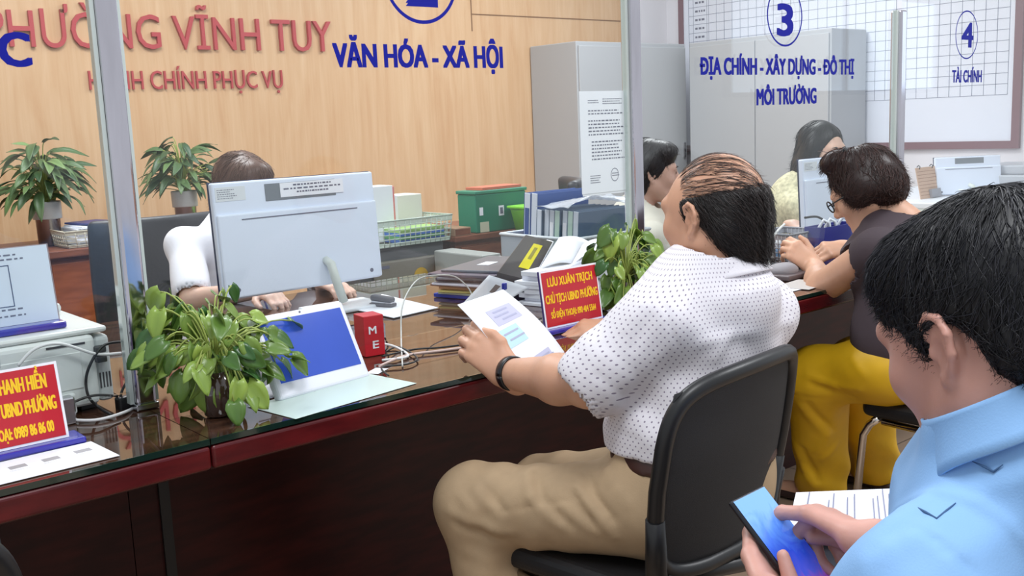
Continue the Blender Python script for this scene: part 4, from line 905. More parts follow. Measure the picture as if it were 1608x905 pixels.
def hand_prims(w, fdir, back, side, curls, thumb=None, sc=1.0, fan=.10):
    """w wrist; fdir along the fingers; back = normal of the hand's back; side=+1 when the thumb lies towards fdir x back
       curls: four (base, middle, tip) bends in degrees towards the palm; thumb: list of three local points"""
    w = np.array(w, float); y = np.array(fdir, float); y /= np.linalg.norm(y); z = np.array(back, float); z -= y * (z @ y); z /= np.linalg.norm(z); x = np.cross(y, z) * side
    Lc = lambda q: w + sc * (x * q[0] + y * q[1] + z * q[2])
    K = [(.028, .090, 0), (.009, .095, .002), (-.011, .09, .001), (-.029, .08, -.002)]; LN = [(.043, .026, .021), (.047, .03, .022), (.043, .028, .021), (.034, .021, .019)]
    pr = [cap(Lc((0, -.03, 0)), Lc((0, .012, 0)), .026 * sc, .027 * sc, k=.02, sq=(z, .75))]
    for i, kx in enumerate(K):
        pr.append(cap(Lc((kx[0] * .62, .012, -.002)), Lc(kx), .0165 * sc, .0118 * sc, k=.014, sq=(z, .85)))
        d = y * math.cos(fan * (1.3 - i) ) + x * math.sin(fan * (1.3 - i)); p = Lc(kx); tot = 0
        rr = [.0105, .0092, .0082, .0066] if i < 3 else [.009, .008, .0072, .006]
        for j in range(3):
            ax = np.cross(d, z) * 1.0; ax = x if side > 0 else -x
            d = rot_about(d, -ax, math.radians(curls[i][j])) if True else d
            q = p + d * LN[i][j] * sc; pr.append(cap(p, q, rr[j] * sc, rr[j + 1] * sc, k=.0035 if j else .007)); p = q
    th = thumb or [(.046, .052, -.016), (.058, .082, -.02), (.06, .106, -.024)]
    pts = [(.018, .022, -.006)] + list(th); pts = [Lc(q) for q in pts]; rr = [.017, .0125, .0108, .0078]
    for j in range(3): pr.append(cap(pts[j], pts[j + 1], rr[j] * sc, rr[j + 1] * sc, k=.012 if j == 0 else .004))
    return pr
def folds(A, f, seed, dirv=None):
    r = np.random.default_rng(seed); ks = r.normal(size=(6, 3)); ks /= np.linalg.norm(ks, axis=1)[:, None]
    if dirv is not None:
        dv = np.array(dirv, float) / np.linalg.norm(dirv); ks = ks - .75 * (ks @ dv)[:, None] * dv; 
    ks *= f * r.uniform(.6, 1.6, (6, 1)); ph = r.uniform(0, 6.28, 6)
    def post(P):
        o = np.zeros(len(P)); wv = .8 * np.sin(P @ (ks[0] * .4) + 1)
        for i in range(6): o += np.sin(P @ ks[i] + ph[i] + wv)
        return A * (np.abs(o / 3) ** 1.0 * np.sign(o))
    return post
def body(name, label, cat, prims, h, m, base=None, post=None):
    me = sdf_mesh(name, prims, h, post); o = link(name, me, m); return setp(o, label, cat)
def wear(name, prims, h, m, parent, post=None, label=None):
    me = sdf_mesh(name, prims, h, post); return link(name, me, m, parent, label)
def hair_mat(name, col, col2):
    m = mat(name, col, .42, spec=.4, noise=.0); nt = m.node_tree; b = nt.nodes['Principled BSDF']
    a = node(nt, 'ShaderNodeAttribute', attribute_name='tint'); r = node(nt, 'ShaderNodeValToRGB'); r.color_ramp.elements[0].color = col; r.color_ramp.elements[1].color = col2
    nt.links.new(a.outputs['Fac'], r.inputs[0]); nt.links.new(r.outputs[0], b.inputs['Base Color']); return m
def hair(name, f, shell, h, m, parent, n, flow, length, lift=(.0, .004), rad=.0009, seed=1, post=None, keep=None, segs=7, base=True, tip=2, jit=.25, c=None, r=None):
    """solid hair cap plus individual strands that follow its surface, one mesh"""
    rg = np.random.default_rng(seed); me = sdf_mesh(name, shell, h, post); nv = len(me.vertices)
    co = np.empty(nv * 3); me.vertices.foreach_get('co', co); co = co.reshape(-1, 3)
    loc = lambda P: ((P - f.o) @ f.R) / f.s
    cand = np.arange(nv) if keep is None else np.nonzero(keep(loc(co)))[0]
    NS = min(n, len(cand)); cur = co[rg.choice(cand, NS, replace=False)].copy()
    def sd(P): return eval_sdf(shell, P)
    def grad(P):
        e = .0015; g = np.stack([sd(P + np.eye(3)[i] * e) - sd(P - np.eye(3)[i] * e) for i in range(3)], 1); return g / (np.linalg.norm(g, axis=1)[:, None] + 1e-9)
    LEN = (length[0] + (length[1] - length[0]) * rg.random(NS)) * f.s; lf = (lift[0] + (lift[1] - lift[0]) * rg.random(NS)) * f.s; jt = rg.normal(size=(NS, 3)) * jit; W = [cur.copy()]
    for k in range(segs):
        g = grad(cur); d = flow(loc(cur)) @ f.R.T; d /= np.linalg.norm(d, axis=1)[:, None]; d = d + jt; d -= g * (d * g).sum(1)[:, None] * (1 if k < segs - tip else .5); d /= np.linalg.norm(d, axis=1)[:, None] + 1e-9
        cur = cur + d * (LEN / segs)[:, None]
        if k < segs - tip: cur = cur - g * (sd(cur) - lf * (k + 1) / segs)[:, None]
        W.append(cur.copy())
    bm = bmesh.new()
    if base: bm.from_mesh(me)
    ly = bm.verts.layers.float.new('tint')
    for v in bm.verts: v[ly] = .1
    tint = rg.random(NS)
    for i in range(NS):
        rings = []
        for k in range(segs + 1):
            p = W[k][i]; a = W[min(k + 1, segs)][i] - W[max(k - 1, 0)][i]; a /= (np.linalg.norm(a) + 1e-9); nn = p - f.o; s_ = np.cross(a, nn); s_ /= (np.linalg.norm(s_) + 1e-9); n2 = np.cross(s_, a)
            rr = rad * (1 - .8 * k / segs)
            ring = [bm.verts.new(p + (s_ * math.cos(g_) + n2 * math.sin(g_)) * rr) for g_ in (0, 2.09, 4.19)]
            for v in ring: v[ly] = tint[i]
            rings.append(ring)
        for k in range(segs):
            for g_ in range(3): bm.faces.new((rings[k][g_], rings[k][(g_ + 1) % 3], rings[k + 1][(g_ + 1) % 3], rings[k + 1][g_]))
    bm.to_mesh(me); bm.free(); me.shade_smooth()
    return link(name, me, m, parent)
def neck_ring(c, f, tilt, r):
    """frame of a collar: e1 forward-down, e2 left, n the neck axis"""
    f = np.array(f, float); f[2] = 0; f /= np.linalg.norm(f); z = np.array([0, 0, 1.0]); a = math.radians(tilt)
    e1 = f * math.cos(a) - z * math.sin(a); n = f * math.sin(a) + z * math.cos(a); return np.array(c, float), e1, np.cross(n, e1), n, r
def collar_prims(ring, skinr=.003):
    c, e1, e2, n, r = ring
    return [cap(c - n * .05, c - n * .012, r + .020, r + .006, k=.035), cap(c - n * .03, c + n * .14, r - skinr, r + .01, k=.006, op='-')]
def collar_mesh(ring, m, parent, h=.032, flare=.014, leaf=.02):
    c, e1, e2, n, r = ring; b = MB()
    def P(u, v):
        a = 2 * math.pi * u; fr = max(0, math.cos(a)) ** 3; rr = r + .004 + flare * v * v + .008 * fr * v
        return c + (e1 * math.cos(a) + e2 * math.sin(a)) * rr + n * (.014 + .004 * (1 - v) - h * v ** 1.3 - leaf * fr * v)
    b.grid(P, 48, 6); o = b.out('collar', m, parent); o.modifiers.new('s', 'SOLIDIFY').thickness = .0025
    b = MB()
    b.grid(lambda u, v: c + (e1 * math.cos(2 * math.pi * u) + e2 * math.sin(2 * math.pi * u)) * (r + .002) + n * (.016 - .05 * v), 48, 3); o = b.out('collar_band', m, parent); o.modifiers.new('s', 'SOLIDIFY').thickness = .002
def hit(px, py, prims):
    """first point of a body's surface seen at a photo pixel"""
    r = RM @ np.array([px - CX, py - CY, F]); r /= np.linalg.norm(r); t = .3
    for _ in range(120):
        d = eval_sdf(prims, (C0 + r * t)[None, :])[0]
        if d < .0005 or t > 9: break
        t += d * .8
    return C0 + r * t
def creases(lines, prims):
    """cloth folds: raised (A>0) or sunken (A<0) ridges along short lines on the garment"""
    seg = []
    for pts, A, w in lines:
        q = [hit(x, y, prims) for x, y in pts]; seg += [(q[i], q[i + 1], A, w) for i in range(len(q) - 1) if np.linalg.norm(q[i] - q[i + 1]) < .3]
    def post(P):
        o = np.zeros(len(P))
        for a, b, A, w in seg:
            ba = b - a; t = np.clip(((P - a) @ ba) / (ba @ ba), 0, 1); d = np.linalg.norm(P - a - t[:, None] * ba, axis=1)
            o -= A * np.exp(-(d / w) ** 2) * (.5 + .5 * np.sin(np.pi * np.clip(t, .1, .9)))
        return o
    return post
def P3(a): return np.array(a, float)
def perp(a, b): d = P3(b) - P3(a); return d / np.linalg.norm(d)
def fill_body(core, pts): return core

# ---------------------------------------------------------------- the bald man in the dotted shirt
SK1 = skin('skin_tan', S(206, 156, 128))
h1 = Fr(at(1121, 336, d=1.92), (-.03, 1, -.06), (0, 0, 1), .95)
ring1 = neck_ring(at(1138, 424, d=1.91), (0, 1, 0), 16, .069)
neck = h1.p(0, -.045, -.16); C7 = at(1142, 446, d=1.93); SL = at(1030, 505, d=1.83); SR = at(1198, 490, d=2.03); HIP = at(1112, 760, d=1.92)
HL, HR_ = HIP + P3((-.10, 0.0, 0)), HIP + P3((.10, .02, 0))
EL = at(926, 602, d=1.85); WL = at(797, 586, y=1.555); ER = P3((1.80, 1.47, .80)); WR = at(972, 514, y=1.70)
KL = at(748, 792, z=.52); KR = KL + P3((.17, -.03, -.02)); AL = P3((KL[0] + .03, KL[1] - .07, .09)); AR = P3((KR[0] + .02, KR[1] - .03, .09))
torso_mid = (C7 + HIP) / 2
arms = chain([SL, EL], [.05, .043], .03) + chain([EL, EL + (WL - EL) * .35, WL], [.043, .046, .029], .02) + chain([SR, ER], [.05, .042], .03) + chain([ER, ER + (WR - ER) * .35, WR], [.042, .044, .028], .02)
core = [cap(neck, ring1[0] - ring1[3] * .03, .058, .058, k=.03), cap(ring1[0] - ring1[3] * .03, C7 + P3((0, .04, -.10)), .055, .05, k=.03), cap(SL, SR, .03, .03, k=.03), cap(C7 + P3((0, .03, -.08)), HIP, .07, .08, k=.03), cap(HL + P3((0, .05, -.035)), KL, .06, .045, k=.04), cap(HR_ + P3((0, .05, -.035)), KR, .06, .045, k=.04), cap(KL, AL, .045, .032, k=.03), cap(KR, AR, .045, .032, k=.03)]
# left hand holds the sheet: back of the hand to the camera, fingers behind the paper
hl = hand_prims(WL, at(757, 548, y=1.61) - WL, P3((-.55, -.75, .35)), 1, [(28, 40, 25), (32, 45, 25), (36, 48, 25), (40, 48, 25)], [(.036, .055, .004), (.036, .078, .006), (.028, .098, .006)], 1.0, .05)
hr = hand_prims(WR, at(905, 516, y=1.755) - WR, P3((-.1, -.3, .95)), -1, [(15, 30, 20), (25, 40, 25), (35, 48, 30), (40, 50, 30)], [(.04, .05, -.01), (.045, .08, -.012), (.035, .105, -.014)], 1.0, .06)
feet = [cap(AL + P3((0, -.03, -.045)), AL + P3((-.03, .12, -.055)), .035, .03, k=.03), cap(AR + P3((0, -.03, -.045)), AR + P3((0, .12, -.055)), .035, .03, k=.03)]
M1 = body('person', 'balding man in white dotted shirt and khaki trousers seated at the counter holding a sheet', 'person', head_prims(h1, neck=.056, nend=(0, -.03, -.15)) + core + arms + hl + hr + feet, .0036, SK1)
# shirt
cloth1 = folds(.0022, 26, 4, (0, 0, 1))
bel = HIP + P3((0, .10, .13))
WC = P3((HIP[0], HIP[1] + .035, .60)); WR_ = (.165, .148, .17); ZB = .672
sh = [cap(SL + P3((.02, 0, -.005)), SR + P3((-.02, 0, -.005)), .060, .058, k=.03), cap(C7 + P3((0, .035, .02)), SL, .045, .045, k=.04), cap(C7 + P3((0, .035, .02)), SR, .052, .052, k=.04), cap(C7 + P3((0, .035, .0)), C7 + P3((0, .05, -.08)), .058, .10, k=.04), ell((C7 + HIP) / 2 + P3((0, .045, .045)), (.170, .125, .225), k=.06), ell(WC + P3((0, .01, .05)), (WR_[0] + .006, WR_[1] + .008, WR_[2]), k=.05), half((0, 0, ZB - .012), (0, 0, -1))]
slv = EL + (SL - EL) * .10; slr = ER + (SR - ER) * .35
sh += [cap(SL, slv, .064, .071, k=.04), cap(SR, slr, .062, .066, k=.04)]
dl = perp(SL, EL); dr = perp(SR, ER)
sh += [cap(slv - dl * .03, slv + dl * .2, .0575, .0575, k=.004, op='-'), cap(slr - dr * .03, slr + dr * .2, .057, .057, k=.004, op='-')]
sh += collar_prims(ring1)
def shirt_folds(P):
    o = cloth1(P)
    q = P - slv; t = q @ dl; o += .002 * np.sin(t * 95 + 25 * q[:, 2]) * np.exp(-((t + .02) / .07) ** 2) * (np.linalg.norm(q, axis=1) < .2)
    g = P - HIP; o += .004 * np.sin(g[:, 2] * 60 + g[:, 0] * 22) * np.exp(-((g[:, 2] - .10) / .09) ** 2)
    g = P - (SL + P3((.06, -.02, -.05))); o += .0035 * np.sin((g @ P3((.7, .2, .7))) * 70) * np.exp(-(np.linalg.norm(g, axis=1) / .12) ** 2)
    return o
cr1 = creases([(((1040, 470), (1052, 510), (1064, 545)), -.003, .004), (((1099, 540), (1170, 522), (1242, 506)), .004, .012), (((1123, 562), (1147, 526)), .004, .011), (((1005, 480), (985, 515)), .004, .012), (((1020, 500), (995, 545)), -.004, .010), (((950, 560), (990, 600)), .004, .012), (((940, 590), (985, 625)), -.004, .010), (((960, 640), (1010, 660)), .0035, .012), (((955, 670), (1000, 690)), -.003, .010), (((1080, 470), (1040, 560)), .003, .016), (((1150, 440), (1180, 520)), .003, .016)], sh)
me = sdf_mesh('shirt', sh, .005, lambda P: shirt_folds(P) + cr1(P))
bm = bmesh.new(); bm.from_mesh(me)
lyr = bm.verts.layers.float_vector.new('cloth_uv'); ax0 = (C7 + HIP) / 2 + P3((0, .05, 0))
for v in bm.verts:
    q = np.array(v.co) - ax0; v[lyr] = (math.atan2(q[0], -q[1]) * .2, q[2], 0)
bm.to_mesh(me); bm.free()
SHIRT1 = mat('dotted_shirt', S(226, 222, 228), .75, bump=.15, bscale=500); nt = SHIRT1.node_tree; bs = nt.nodes['Principled BSDF']
a = node(nt, 'ShaderNodeAttribute', attribute_name='cloth_uv'); sx = node(nt, 'ShaderNodeSeparateXYZ'); nt.links.new(a.outputs['Vector'], sx.inputs[0])
def mth(op, i0, i1=None):
    n = node(nt, 'ShaderNodeMath', operation=op)
    for k, i in enumerate((i0, i1)):
        if i is None: continue
        if isinstance(i, (int, float)): n.inputs[k].default_value = i
        else: nt.links.new(i, n.inputs[k])
    return n.outputs[0]
SPC = .0125
rowv = mth('DIVIDE', sx.outputs[1], SPC * .6); row = mth('FLOOR', rowv); par = mth('MULTIPLY', mth('ABSOLUTE', mth('MODULO', row, 2)), .5)
cu_ = mth('SUBTRACT', mth('FRACT', mth('ADD', mth('DIVIDE', sx.outputs[0], SPC), par)), .5); cv_ = mth('MULTIPLY', mth('SUBTRACT', mth('FRACT', rowv), .5), .6)
dist = mth('SQRT', mth('ADD', mth('MULTIPLY', cu_, cu_), mth('MULTIPLY', cv_, cv_)))
dot = mth('LESS_THAN', dist, .125); mix = node(nt, 'ShaderNodeMix', data_type='RGBA'); nt.links.new(dot, mix.inputs[0]); mix.inputs[6].default_value = S(228, 224, 230); mix.inputs[7].default_value = S(138, 128, 146); nt.links.new(mix.outputs[2], bs.inputs['Base Color'])
link('shirt', me, SHIRT1, M1)
# collar
collar_mesh(ring1, SHIRT1, M1)
# trousers
KH = mat('khaki_cloth', S(176, 150, 118), .8, bump=.12, bscale=400, noise=.05, nscale=30)
tr = [ell(WC, WR_, k=.05), cap(HL + P3((0, .05, -.035)), KL, .092, .080, k=.05), cap(HR_ + P3((0, .05, -.035)), KR, .092, .080, k=.05), cap(KL, P3((AL[0], AL[1], .10)), .076, .068, k=.04), cap(KR, P3((AR[0], AR[1], .10)), .076, .068, k=.04), half((0, 0, ZB + .004), (0, 0, 1))]
kf0 = folds(.002, 34, 9, KL - HL); dth = perp(HL, KL)
def kf1(P):
    q = P - KL; t = q @ dth; w_ = np.exp(-((t + .09) / .10) ** 2); g = P - HL; t2 = np.linalg.norm(g - P3((-.03, .10, .05)), axis=1)
    return kf0(P) + .005 * np.sin(t * 85 + q[:, 2] * 50) * w_ * .6 + .004 * np.sin((g @ P3((.5, .6, -.6))) * 75) * np.exp(-(t2 / .13) ** 2)
cr2 = creases([(((829, 742), (835, 782), (882, 826)), .007, .012), (((841, 745), (850, 785), (895, 824)), -.006, .010), (((749, 770), (777, 804)), .006, .011), (((758, 764), (792, 802)), -.005, .009), (((722, 778), (742, 802)), .005, .010), (((906, 768), (946, 818), (962, 842)), .008, .012), (((896, 772), (930, 820)), -.006, .010), (((922, 765), (962, 815)), -.007, .010), (((884, 798), (938, 838)), .005, .010), (((902, 734), (916, 730), (930, 766)), -.008, .007), (((775, 806), (914, 782)), -.003, .004), (((706, 804), (770, 830), (801, 838)), .006, .012), (((716, 822), (790, 850)), -.005, .010), (((950, 740), (985, 790)), .005, .012), (((735, 870), (800, 880)), .004, .014)], tr)
wear('trousers', tr, .006, KH, M1, lambda P: kf1(P) + cr2(P))
wear('belt', [ell(WC, P3(WR_) + .006, k=.05), half((0, 0, ZB), (0, 0, 1)), half((0, 0, ZB - .034), (0, 0, -1))], .006, mat('belt_leather', S(62, 34, 28), .4), M1)
for s_, A_ in ((0, AL), (1, AR)):
    wear('shoe', [cap(A_ + P3((0, -.045, -.045)), A_ + P3((-.01, .13, -.05)), .045, .038, k=.03, sq=((0, 0, 1), .8)), half((0, 0, .0015), (0, 0, -1))], .006, mat('shoe_leather', S(38, 28, 26), .35), M1)
# watch and hair
wd = perp(WL, EL); wp = WL + wd * .018; zv = P3((0, 0, 1)); s1 = np.cross(wd, zv); s1 /= np.linalg.norm(s1); s2 = np.cross(s1, wd)
b = MB(); b.grid(lambda u, v: wp + wd * (.02 * (v - .5)) + (s1 * math.cos(2 * math.pi * u) * .0345 + s2 * math.sin(2 * math.pi * u) * .0355) * (1 + .03 * math.sin(math.pi * v)), 32, 3); o = b.out('watch_strap', mat('watch_black', S(26, 26, 30), .3), M1); o.modifiers.new('s', 'SOLIDIFY').thickness = .003
vn = V(C0 - wp).normalized(); MB().box(V(wp) + vn * .037, (.034, .022, .008), frame((0, 0, 0), s2, wd).to_3x3(), .003).out('watch_case', MATS['watch_black'], M1)
HB = hair_mat('hair_black', S(14, 11, 11), S(52, 42, 40))
shell1 = [h1.ell((0, -.018, .03), (.081, .101, .093)), h1.ell((0, -.068, -.03), (.068, .042, .058), k=.04), h1.ell((.0, -.085, -.075), (.042, .024, .03), k=.03), h1.ell((0, .115, -.03), (.12, .088, .14), k=.012, op='-'), h1.ell((0, .0, .142), (.122, .152, .112), k=.035, op='-'), h1.ell((0, .01, -.13), (.09, .075, .085), k=.015, op='-'), h1.ell((-.084, .010, -.056), (.03, .022, .03), k=.01, op='-'), h1.ell((.084, .004, -.03), (.03, .026, .04), k=.01, op='-')]
def flow_side(p): return np.stack([.35 * np.sign(p[:, 0]) * (p[:, 1] < -.05) * -1, -.75 + 0 * p[:, 0], -.85 + 0 * p[:, 0]], 1)
hr_noise = folds(.0012, 90, 3, (0, 0, 1))
hair('hair', h1, shell1, .004, HB, M1, 3000, flow_side, (.03, .065), seed=4, post=hr_noise, lift=(.0, .007), rad=.0009)
def flow_top(p): return np.stack([.55 + 2.2 * p[:, 1], -1 + 3 * p[:, 0], .0 * p[:, 0]], 1)
def keep_top(p): rr = np.random.default_rng(1).random(len(p)); return (p[:, 2] > .036) & (p[:, 1] < .082) & (((p[:, 0] < -.03) & (rr < .5)) | ((p[:, 1] > .03) & (rr < .75)) | (rr < .10))
hair('combed_strands', h1, [h1.ell((0, -.014, .03), (.0758, .0968, .0888))], .004, hair_mat('hair_thin', S(34, 25, 24), S(96, 76, 68)), M1, 330, flow_top, (.05, .11), seed=8, keep=keep_top, base=False, lift=(.0, .003), rad=.0006, tip=1, jit=.12)
# the sheet in his left hand and its picture prints
q00, q10, q01, q11 = at(766, 560, y=1.645), at(832, 616, y=1.60), at(718, 478, y=1.74), at(786, 452, y=1.78)
t = thing('held_sheet', 'white sheet with faint ID prints held in the bald man\'s left hand', 'paper', at(800, 540, y=1.68))
TL, TR, BR, BL = V(at(718, 479, y=1.66)), V(at(790, 455, y=1.72)), V(at(892, 562, y=1.625)), V(at(822, 620, y=1.535))
def sheetp(u, v): return (TL * (1 - u) + TR * u) * (1 - v) + (BL * (1 - u) + BR * u) * v
nsh = (TR - TL).cross(BL - TL).normalized(); nsh = nsh if nsh.dot(V(C0) - TL) > 0 else -nsh
def sp_(u, v, o=0.0): return sheetp(u, v) + nsh * (.012 * math.sin(math.pi * v) * (1 if True else 0) + o)
b = MB(); b.grid(lambda u, v: sp_(u, v), 8, 12); o = b.out('sheet', PAPER, t); o.modifiers.new('s', 'SOLIDIFY').thickness = .0006
for (u0, u1, v0, v1, mm) in ((.30, .82, .17, .36, mat('print_lilac', S(196, 196, 222), .8)), (.16, .60, .40, .60, mat('print_teal', S(192, 226, 236), .8)), (.36, .80, .78, .90, MATS['print_lilac'])):
    b = MB(); b.grid(lambda u, v: sp_(u0 + (u1 - u0) * u, v0 + (v1 - v0) * v, .0012), 4, 4); b.out('id_print', mm, t)
for k, (u0, v0) in enumerate(((.40, .20), (.36, .25), (.46, .30), (.26, .45), (.30, .52), (.46, .82), (.52, .85))):
    b = MB(); b.grid(lambda u, v: sp_(u0 + .3 * u, v0 + .018 * v, .0018), 3, 1); b.out('id_text', mat('ink_pale', S(176, 178, 204), .8), t)
# ---------------------------------------------------------------- visitors' chairs
MESHM = mat('chair_mesh', S(34, 34, 37), .7, bump=.4, bscale=900, alpha=.93); VINYL = mat('black_vinyl', S(24, 24, 27), .5, bump=.15, bscale=150); DTUBE = mat('dark_tube', S(60, 58, 60), .25, .8)
def mesh_chair(label, cx, cy, rz, w=.42, back=True, legm=None, zs=.462, ztop=.86, bw=.40, lean=.05, sx=0.0):
    t = thing('visitor_chair', label, 'chair', (cx, cy, 0), 'black mesh visitor chairs'); R = Matrix.Translation(Vector((cx, cy, 0))) @ Matrix.Rotation(math.radians(rz), 4, 'Z')
    def put(b, nm, m):
        me = b.mesh(nm); me.transform(R); return link(nm, me, m, t)
    d = .42
    b = MB(); b.box((sx, 0, zs - .025), (w, d, .05), None, .022, 4); put(b, 'seat', VINYL)
    lm = legm or CHROME
    for s in (-1, 1):
        x = sx + s * (w / 2 - .02)
        put(MB().tube([(x, d / 2 - .05, zs - .05), (x, d / 2 - .02, zs - .075), (x, d / 2, zs - .11), (x, d / 2 + .03, .012)], .0115, 12), 'leg', lm)
        if back: put(MB().tube([(x, -d / 2 - .02, .012), (x, -d / 2 - .035, .30), (x, -d / 2 - .05, .55), (x, -d / 2 - .06, .60)], .0125, 12), 'leg', DTUBE)
        else: put(MB().tube([(x, -d / 2 + .05, zs - .05), (x, -d / 2 + .02, zs - .075), (x, -d / 2, zs - .11), (x, -d / 2 - .03, .012)], .0115, 12), 'leg', lm)
        put(MB().tube([(x, d / 2 - .06, zs - .06), (x, -d / 2 - (.04 if back else 0) + .01, zs - .07)], .010, 10), 'seat_rail', lm)
    if back:
        z0, z1 = .515, ztop; yb = -d / 2 - .055
        def BP(u, v):       # curved back panel
            ww = bw / 2 * (1.0 + .10 * math.sin(math.pi * v) - .06 * (1 - v)); uu = 2 * u - 1
            return (uu * ww, yb - lean * (v ** 1.2) - .045 * (1 - uu * uu) + .01, z0 + (z1 - z0) * v - .02 * uu * uu * v)
        b = MB(); b.grid(BP, 20, 16); o = put(b, 'mesh_back', MESHM); o.modifiers.new('s', 'SOLIDIFY').thickness = .003
        lp = []; r_ = .12
        for k in range(80):
            a_ = 2 * math.pi * k / 80; c_, s_ = math.cos(a_), math.sin(a_); e = .30
            lp.append(BP(.5 + .5 * math.copysign(abs(c_) ** e, c_), .5 + .5 * math.copysign(abs(s_) ** e, s_)))
        lp.append(lp[0]); lp.append(lp[1]); put(MB().tube(lp, .0145, 10, False), 'back_frame', BLACK)
        for s in (-1, 1):
            x = sx * .6 + s * (w / 2 - .02); q = BP(.5 + .5 * s, .0); q2 = BP(.5 + .5 * s, .35)
            b = MB(); b.tube([(x, -d / 2 - .045, .44), (x * 1.0, -d / 2 - .055, .50), q, q2], [.017, .02, .02, .016], 10); put(b, 'back_bracket', BLACK)
            put(MB().lathe([(.005, -.003), (.005, .003)], (x, -d / 2 - .075, .50), 10, rotx(90)), 'bolt', STEEL)
        put(MB().tube([(-bw / 2 + .02, yb, .515), (0, yb - .045, .49), (bw / 2 - .02, yb, .515)], .014, 10), 'lower_rail', BLACK)
    return t
mesh_chair('black mesh back visitor chair under the man in the dotted shirt', 1.345, 1.345, 7, .36, True, None, .455, .86, .385, .05, .05)
mesh_chair('black visitor chair with chrome legs under the woman in yellow trousers', 2.765, 1.30, 0, .40, True, None, .455)
mesh_chair('black visitor chair of which one corner shows at the lower left edge', .024, 1.36, 0, .42, True, None, .46, .92)

# ---------------------------------------------------------------- foreground man with the phone
SK2 = skin('skin_rosy', S(196, 146, 132)); BLUES = mat('sky_blue_cloth', S(134, 178, 226), .75, bump=.1, bscale=500, noise=.02, nscale=20)
h2 = Fr(at(1560, 522, d=.94), (.20, .97, -.38), (0, 0, 1), .98)
ring2 = neck_ring(at(1585, 636, d=.915), (-.12, 1, 0), 30, .070)
nk2 = h2.p(0, -.05, -.165); C72 = at(1680, 640, d=.93); SL2 = at(1462, 955, d=.86); SR2 = C72 + P3((.19, .03, -.075)); HIP2 = P3((1.0, .36, .53))
EL2 = P3((.80, .55, .66)); WL2 = at(1222, 965, d=1.16); ER2 = P3((1.20, .52, .70)); WR2 = at(1382, 856, d=1.19)
HL2, HR2 = HIP2 + P3((-.10, 0, 0)), HIP2 + P3((.10, 0, 0)); KL2, KR2 = P3((.86, .80, .52)), P3((1.24, .80, .575)); AL2, AR2 = P3((.84, .78, .09)), P3((1.26, .80, .09))
PX = P3((1, .06, 0)); PX /= np.linalg.norm(PX); PY = P3((0, .72, .69)); PY -= PX * (PY @ PX); PY /= np.linalg.norm(PY); PN = np.cross(PX, PY); PTL = at(1147, 787, d=1.27); PW, PH = .076, .158
PC = PTL + PX * PW / 2 - PY * PH / 2
ph = lambda u, v, o=0: PTL + PX * PW * u - PY * PH * v + PN * o
def to_hand(w, fd, bk, side, q):      # helper: world point -> local hand coordinates
    y = fd / np.linalg.norm(fd); z = bk - y * (bk @ y); z /= np.linalg.norm(z); x = np.cross(y, z) * side; d = q - w; return (d @ x, d @ y, d @ z)
fdl = ph(.22, .5, -.03) - WL2; bkl = -PN * .8 - PX * .35
thl = [to_hand(WL2, fdl, bkl, 1, q) for q in (ph(-.22, 1.0, -.012), ph(-.10, .78, .004), ph(.04, .56, .012))]
hl2 = hand_prims(WL2, fdl, bkl, 1, [(12, 14, 10), (12, 14, 10), (12, 14, 10), (12, 14, 10)], thl, 1.0, .05)
fdr = ph(1.15, .42, .03) - WR2; bkr = P3((.25, -.35, .9))
thr = [to_hand(WR2, fdr, bkr, -1, q) for q in (ph(1.45, .82, .03), ph(1.2, .66, .028), ph(.93, .56, .012))]
hr2 = hand_prims(WR2, fdr, bkr, -1, [(18, 34, 26), (58, 66, 34), (66, 70, 36), (70, 70, 36)], thr, 1.0, .05)
arms2 = chain([SL2, EL2], [.05, .043], .03) + chain([EL2, EL2 + (WL2 - EL2) * .35, WL2], [.043, .046, .029], .02) + chain([SR2, ER2], [.05, .042], .03) + chain([ER2, ER2 + (WR2 - ER2) * .35, WR2], [.042, .044, .028], .02)
core2 = [cap(nk2, ring2[0] - ring2[3] * .03, .062, .06, k=.03), cap(ring2[0] - ring2[3] * .03, C72 + P3((0, .05, -.12)), .055, .05, k=.03), cap(SL2, SR2, .03, .03, k=.03), cap(C72 + P3((0, .03, -.08)), HIP2, .07, .08, k=.03), cap(HL2, KL2, .05, .045, k=.03), cap(HR2, KR2, .05, .045, k=.03), cap(KL2, AL2, .045, .032, k=.03), cap(KR2, AR2, .045, .032, k=.03), cap(AL2 + P3((0, -.03, -.045)), AL2 + P3((0, .12, -.055)), .035, .03, k=.03), cap(AR2 + P3((0, -.03, -.045)), AR2 + P3((0, .12, -.055)), .035, .03, k=.03)]
M2 = body('person', 'man in sky blue shirt in the foreground looking down at a phone in his hands', 'person', head_prims(h2, neck=.066) + core2 + arms2 + hl2 + hr2, .0032, SK2)
shell2 = [h2.ell((0, -.02, .036), (.087, .110, .097)), h2.ell((0, -.07, -.02), (.072, .048, .06), k=.03), h2.ell((0, .05, .07), (.07, .045, .045), k=.03), h2.ell((0, .13, -.06), (.14, .095, .12), k=.012, op='-'), h2.ell((0, .01, -.135), (.1, .10, .085), k=.02, op='-'), h2.ell((-.090, -.012, -.03), (.035, .034, .048), k=.008, op='-'), h2.ell((.090, -.012, -.03), (.035, .034, .048), k=.008, op='-')]
HB2 = hair_mat('hair_jet', S(12, 12, 15), S(40, 40, 48))
def flow2(p): return np.stack([1.4 * p[:, 0] / .08, .55 + .9 * p[:, 1] / .09, -.7 + 0 * p[:, 0]], 1)
hair('hair', h2, shell2, .0035, HB2, M2, 7000, flow2, (.015, .045), lift=(.0, .006), rad=.0007, seed=12, post=folds(.0012, 80, 6), segs=6, jit=.2, tip=1)
cl2 = folds(.0018, 24, 14); uz = perp(HIP2, C72)
